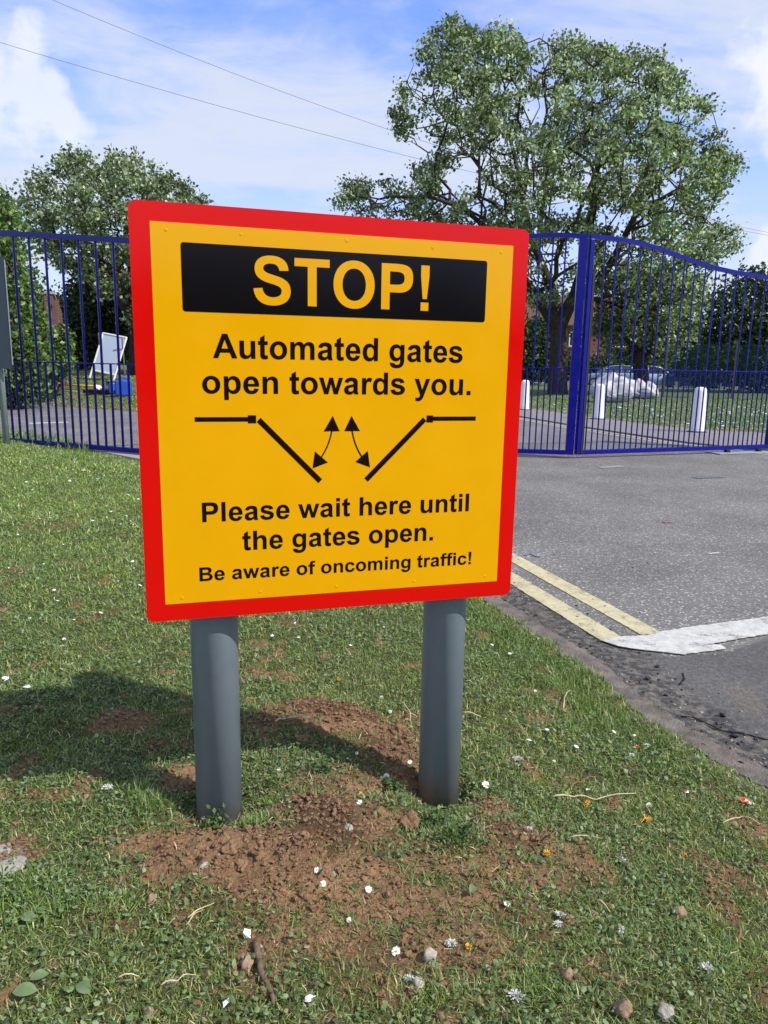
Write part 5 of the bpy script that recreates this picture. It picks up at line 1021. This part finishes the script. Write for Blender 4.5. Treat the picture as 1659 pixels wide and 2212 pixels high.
# daisies too far away to show their parts
def tiny(name, r, h, m):
    a = MB(); a.lathe([(.001, 0), (.0012, h * .7), (r * .8, h * .85), (r, h), (r * .5, h * 1.08), (.0005, h * 1.12)], (0, 0, 0), 9); o = a.build(name, m); return o
nd = tiny('daisy', .010, .022, M['petal']); first = True
SPOT = [(240, 1112), (258, 1113), (232, 1122), (246, 1128), (262, 1136), (289, 1138), (200, 1132), (283, 1130), (270, 1121), (43, 1097), (57, 1045), (12, 993), (70, 1063), (150, 1043), (210, 1040), (100, 1010), (66, 1340), (288, 1218), (290, 1232), (118, 1280), (122, 1305), (12, 1473), (135, 1180), (36, 1160), (180, 1020), (275, 1075), (298, 1085), (20, 1230), (215, 1330), (95, 1225), (160, 1345), (255, 1260), (300, 1270), (640, 1352), (560, 1340), (700, 1340), (755, 1400), (830, 1360), (1060, 1400), (1100, 1420), (1180, 1585), (1240, 1620), (1320, 1590), (1370, 1600), (1090, 1560), (1140, 1610)]
for k, (px, py) in enumerate(SPOT):
    o = nd if k == 0 else nd.copy()
    if k: COL.objects.link(o)
    P = vp(px, py); o.location = tuple(P); s = rnd.uniform(.75, 1.25) * (1.15 if py < 1150 else .85); s *= .85; o.scale = (s * rnd.uniform(.8, 1.3), s, s); o.rotation_euler = (rnd.uniform(-.5, .5), rnd.uniform(-.5, .5), 0)
    tag(o, 'tiny white daisy in the grass on the left side of the verge' if px < 400 else 'tiny white daisy head in the grass behind or right of the posts', 'daisy', 'tiny daisies left of the sign' if px < 400 else 'tiny daisies behind the posts')
ld = tiny('daisy', .034, .06, M['petal']); k = 0
while k < 215:
    x = rng.uniform(5.2, 13.5); y = rng.uniform(15.3, 24); 
    if float(sd_poly(LAWN, np.array([x]), np.array([y]))[0]) < .15 or fbm(np.array([x]), np.array([y]), .9, 3)[0] < rng.uniform(.3, .62): continue
    o = ld if k == 0 else ld.copy()
    if k: COL.objects.link(o)
    o.location = (x, y, float(lawn_h(np.array([x]), np.array([y]))[0])); s = rng.uniform(.5, 1.15); o.scale = (s * 1.2, s, s); k += 1
    tag(o, 'white daisy speck on the lawn beyond the gate', 'daisy', 'daisies on the far lawn')
# dandelion remains
for k, (px, py, s, lb) in enumerate(((1266, 1742, 1.1, 'orange yellow dandelion head under the long pale stalk'), (1395, 1777, 1.35, 'biggest orange dandelion head right of the posts'), (1182, 1850, .9, 'crushed orange dandelion head on soil below the right post'), (1012, 2053, .7, 'small orange petals low in the centre'), (729, 1472, .9, 'orange yellow flower in the grass behind the posts'), (1376, 1618, .8, 'orange petals in the grass near the kerb'), (780, 1722, .7, 'yellow orange petals between the posts beside a daisy'), (1475, 1850, .6, 'pale orange petals in the right hand grass'))):
    P = vp(px, py, .008); t = empty('dandelion', tuple(P), k * 1.3, label=lb, cat='flower', group='orange dandelion heads'); V, Fq = [], []
    for j in range(34):
        a_ = rnd.uniform(0, 6.28); l = .011 * s * rnd.uniform(.5, 1.2); el = rnd.uniform(-.1, .9); wv = .0011; o = len(V)
        for rr in (.1, 1.): 
            for sg in (-1, 1): V.append((math.cos(a_) * l * rr * math.cos(el) - math.sin(a_) * wv * sg, math.sin(a_) * l * rr * math.cos(el) + math.cos(a_) * wv * sg, l * rr * math.sin(el)))
        Fq.append((o, o + 1, o + 3, o + 2))
    np_mesh('petals', np.array(V), [np.array(Fq)], M['dand'], t)
    a = MB(); a.lathe([(.001, -.012), (.003 * s, -.004), (.003 * s, .002), (.0005, .004)], (0, 0, 0), 8); a.build('base', M['stem'], t)
# downy seed fluffs
for k, (px, py, s, lb) in enumerate(((1118, 1646, 1.3, 'grey white seed fluff in clover right of the posts'), (1209, 1983, 1, 'upper seed fluff of a close pair below the soil patch'), (1206, 2003, .9, 'lower seed fluff of a close pair below the soil patch'), (1341, 1866, 1.1, 'seed fluff in the grass right of the dug soil'), (1526, 2101, 1.3, 'seed fluff low in the right hand grass'), (1112, 2163, 1.35, 'seed fluff near the bottom edge'), (1395, 1617, 1.2, 'seed fluff near the kerb beside orange petals'), (1341, 2015, .9, 'seed fluff below the big patch of grass at right'), (974, 2045, 1, 'seed fluff beside the flat flint'), (1364, 1636, .9, 'seed fluff just below another near the kerb'), (1142, 1797, .9, 'seed fluff on soil right of the right post'), (882, 2122, .9, 'seed fluff left of the rounded flint'), (134, 1400, .9, 'seed fluff in the sunny grass at the left'), (232, 1709, 1.2, 'torn white flake on the shaded grass'))):
    P = vp(px, py, .009 * s); n = 150; d = rng.normal(0, 1, (n, 3)); d /= np.linalg.norm(d, axis=1)[:, None]; d[:, 2] = np.abs(d[:, 2]) * .7 - .1; l = .009 * s * rng.uniform(.4, 1.25, n)[:, None]; sd = np.cross(d, rng.normal(0, 1, (n, 3))); sd /= np.linalg.norm(sd, axis=1)[:, None]
    v = np.stack([-sd * .0003, sd * .0003, d * l + sd * .0007, d * l - sd * .0007], 1).reshape(-1, 3) * np.array((1.3, 1, 1)); i = np.arange(n)[:, None] * 4
    o = np_mesh('seed_fluff', v, [i + np.array([[0, 1, 2, 3]])], M['fluff']); o.location = tuple(P); tag(o, lb, 'seed fluff', 'downy seed fluffs')
# petals and flakes
for k, (px, py, s, lb) in enumerate(((57, 1492, 1.4, 'folded white scrap in the grass at the left'), (15, 1474, 1., 'white scrap near the left edge of the grass'), (536, 2028, 1.2, 'white petal just above the thick stick'), (669, 2168, 1.1, 'cream petal near the bottom edge right of the stick'), (489, 2178, .9, 'white petal near the bottom left of the stick'))):
    P = vp(px, py, .012); o = np_mesh('scrap', np.array([(-.010, 0, 0), (.002, -.006, .003), (.012, .001, .001), (.003, .007, .004), (-.004, .005, -.002), (-.010, 0, -.0006), (.002, -.006, .0024), (.012, .001, .0004), (.003, .007, .0034), (-.004, .005, -.0026)]) * s, [np.array([(0, 1, 3, 4), (5, 9, 8, 6)]), np.array([(1, 2, 3), (6, 8, 7)]), np.array([(0, 5, 6, 1), (1, 6, 7, 2), (2, 7, 8, 3), (3, 8, 9, 4), (4, 9, 5, 0)])], M['paper']); o.location = tuple(P); o.rotation_euler = (rnd.uniform(-.4, .4), rnd.uniform(-.4, .4), k * 1.1); tag(o, lb, 'scrap', 'white scraps and petals')
# stalks and twigs
def stalk(pts, r, m, lab, cat='stalk', lift=.014, nm='dry_stalk'):
    P = [vp(*p, lift) for p in pts]; o0 = Vector(P[0]); Q = []
    for a_, b_ in zip(P, P[1:]):
        for j in range(6): q = a_ + (b_ - a_) * j / 6 + rng.normal(0, .0006, 3); q[2] += .008 * math.sin(math.pi * (j + .5) / 6); Q.append(Vector(q) - o0)
    Q.append(Vector(P[-1]) - o0); n = len(Q); a = MB(); a.tube(Q, [r * (1 - .55 * j / n) for j in range(n)], 6); o = a.build(nm, M[m]); o.location = o0; return tag(o, lab, cat, 'stalks and twigs on the verge')
stalk([(1192, 1733), (1240, 1731), (1287, 1738), (1374, 1723)], .0024, 'straw', 'long pale curved stalk lying in the grass right of the posts')
stalk([(998, 1549), (1039, 1556)], .0026, 'straw', 'short cream stalk touching the right side of the right post')
stalk([(406, 1999), (463, 1963)], .0017, 'straw', 'pale straw on the soil below the left post'); stalk([(404, 2012), (440, 1975)], .0012, 'straw', 'thinner pale straw crossing under the other one')
stalk([(70, 1457), (95, 1436), (109, 1421)], .0022, 'twigr', 'reddish stalk in the sunny grass at the left')
stalk([(596, 1569), (616, 1563), (672, 1562)], .0034, 'straw', 'thick cream stalk on the soil patch behind the posts')
stalk([(612, 1715), (630, 1706), (648, 1711)], .0022, 'twigr', 'short pinkish stalk right of the left post')
stalk([(1216, 1540), (1219, 1514), (1232, 1498)], .0025, 'straw', 'hooked tan stalk in the grass near the kerb')
stalk([(865, 1525), (886, 1548), (886, 1566), (870, 1566)], .0018, 'straw', 'thin curled stalk beside the right post')
stalk([(1178, 1443), (1185, 1456), (1191, 1466)], .0018, 'straw', 'short stalk in the lush grass behind the right post')
stalk([(1230, 1712), (1256, 1698), (1287, 1686)], .0017, 'twigr', 'thin red brown twig above the long pale stalk')
stalk([(1178, 1789), (1181, 1816)], .0018, 'twigr', 'upright red stalk on soil right of the right post'); stalk([(1186, 1827), (1215, 1803), (1236, 1776)], .0024, 'twig', 'forked brown twig right of the right post', lift=.02)
stalk([(1287, 1957), (1317, 1982)], .002, 'straw', 'pale stalk near the dark brown stone'); stalk([(1597, 2020), (1594, 2053)], .0024, 'twigr', 'pinkish stalk near the right edge')
stalk([(255, 2128), (302, 2123)], .0018, 'straw', 'pale straw low on the left'); stalk([(349, 2145), (385, 2133), (422, 2119)], .0018, 'straw', 'pale straw beside the cream pebble')
stalk([(552, 2046), (560, 2085), (566, 2120), (588, 2160), (590, 2178)], .0075, 'twig', 'thick brown stick standing out of the soil near the bottom', 'stick', .008, 'stick')
stalk([(820, 1745), (805, 1700), (800, 1672)], .0012, 'twigr', 'thin pink flower stalk left of the right post', lift=.01)
stalk([(820, 1575), (790, 1590), (808, 1598)], .0022, 'twigr', 'curled red stalk on the soil behind the right post')
stalk([(1230, 1820), (1300, 1822)], .0015, 'straw', 'thin straw in the grass beside the dug soil'); stalk([(1560, 1790), (1600, 1775), (1640, 1790)], .0018, 'straw', 'straw lying near the orange litter')
# plantain leaves
for k, (px, py, s, rz, lb) in enumerate(((55, 2158, 1.2, .2, 'round grey green plantain leaf at the lower left edge'), (86, 2126, .9, .6, 'plantain leaf just above right of the lowest left one'), (182, 2152, 1., -.5, 'plantain leaf right of the pair at the lower left'), (62, 1998, 1., -.2, 'plantain leaf in the grass at the left edge'), (1020, 1935, .8, 1.1, 'broad leaf flat in the grass below the right post'))):
    P = vp(px, py, .016); V = []; nU, nV = 9, 5
    for a_ in range(nU):
        u = a_ / (nU - 1); w_ = math.sin(math.pi * min(1, u * .97 + .015)) ** .7
        for b_ in range(nV): q = b_ / (nV - 1) * 2 - 1; V.append(((u - .5) * .034 * s, q * .011 * s * w_, .003 * abs(q) * w_ + .004 * math.sin(u * 3)))
    i = np.array([(a_ * nV + b_, a_ * nV + b_ + 1, (a_ + 1) * nV + b_ + 1, (a_ + 1) * nV + b_) for a_ in range(nU - 1) for b_ in range(nV - 1)]); o = np_mesh('plantain_leaf', np.array(V), [i], M['sheen'], smooth=True); o.location = tuple(P); o.rotation_euler = (.25, .1, rz); tag(o, lb, 'leaf', 'broad leaves in the grass')
# weeds rooted by the right post
PALC = [(.06, .11, .03), (.09, .15, .045), (.13, .19, .07), (.05, .09, .03)]
for px, py, n, r_, lb in ((940, 1792, 60, .028, 'leafy weed growing at the foot of the right post'), (848, 1716, 55, .026, 'leafy weed left of the right post'), (985, 1815, 45, .03, 'leafy weed in front of the right post, lower right'), (462, 1790, 26, .018, 'small weed at the foot of the left post'), (700, 1668, 22, .02, 'small weed on the soil between the posts')):
    P = vp(px, py); t = empty('weed', tuple(P), 0, label=lb, cat='weed', group='leafy weeds by the posts'); cs = []; a = MB()
    for j in range(n):
        q = rng.normal(0, r_ * .6, 2); h = rnd.uniform(.008, .038); cs.append((q[0], q[1], h)); 
        if j % 2 == 0: a.tube([(q[0] * .3, q[1] * .3, -.004), (q[0] * .8, q[1] * .8, h * .7), (q[0], q[1], h)], .0006, 4)
    a.build('stem', M['stem'], t); leaves(np.array(cs), 4, (.006, .006, .004), .013, PALC, [1, 1, 1, 1], 'leaves', M['grass'], t, up=1.2, droop=.1, aspect=.62)
# litter and loose lumps of tar
P = vp(1607, 1738, .012); t = empty('sweet_wrapper', tuple(P), .4, label='crumpled orange and white wrapper near the kerb at the right', cat='litter')
for nm, m_, off, s in (('orange_foil', 'litter', (0, 0, .002), 1.), ('white_lining', 'paper', (.008, -.010, 0), .7)):
    b = bmesh.new(); bmesh.ops.create_grid(b, x_segments=8, y_segments=8, size=.013 * s)
    for v in b.verts: v.co.z += mnoise.noise(v.co * 160 + Vector((s, 0, 0))) * .009; v.co += Vector(off)
    me = bpy.data.meshes.new(nm); b.to_mesh(me); b.free(); me.materials.append(M[m_]); link(me, nm, t)
for k, (px, py, r) in enumerate(((1080, 1316, .010), (1060, 1322, .009), (1145, 1342, .012), (1206, 1395, .012), (1247, 1332, .008), (1167, 1312, .007), (1420, 1440, .014), (1400, 1466, .016), (1380, 1410, .009), (1526, 1347, .006), (1540, 1402, .009), (1560, 1545, .018), (1600, 1650, .016), (1520, 1610, .012), (1585, 1590, .02), (1620, 1640, .01), (1505, 1232, .006), (1240, 1120, .007), (1196, 1200, .006), (1270, 1275, .006), (1225, 1255, .006))):
    P = gp(px, py, ROAD + .004); lump('tar_lump', P, r * .62, M['tarlump'], 'black lump of loose tar on the road surface beside the kerb', 'tar lump', k * 3.1, sc=(1.2, .8, .55), group='loose lumps of tar on the road', rough=.5, sub=2)
# green seed spikes at the kerb corner
for k, (px, py) in enumerate(((1256, 1478), (1300, 1490), (1238, 1455), (1635, 1685))):
    P = vp(px, py); t = MB(); t.tube([(0, 0, -.004), (.002, 0, .02), (.004, 0, .04)], .0009, 5); t.lathe([(.001, 0), (.0032, .004), (.0034, .018), (.0006, .03)], (.004, 0, .036), 7); o = t.build('seed_spike', M['stem']); o.location = tuple(P); tag(o, 'green plantain seed spike standing at the edge of the kerb', 'plant', 'seed spikes by the kerb')
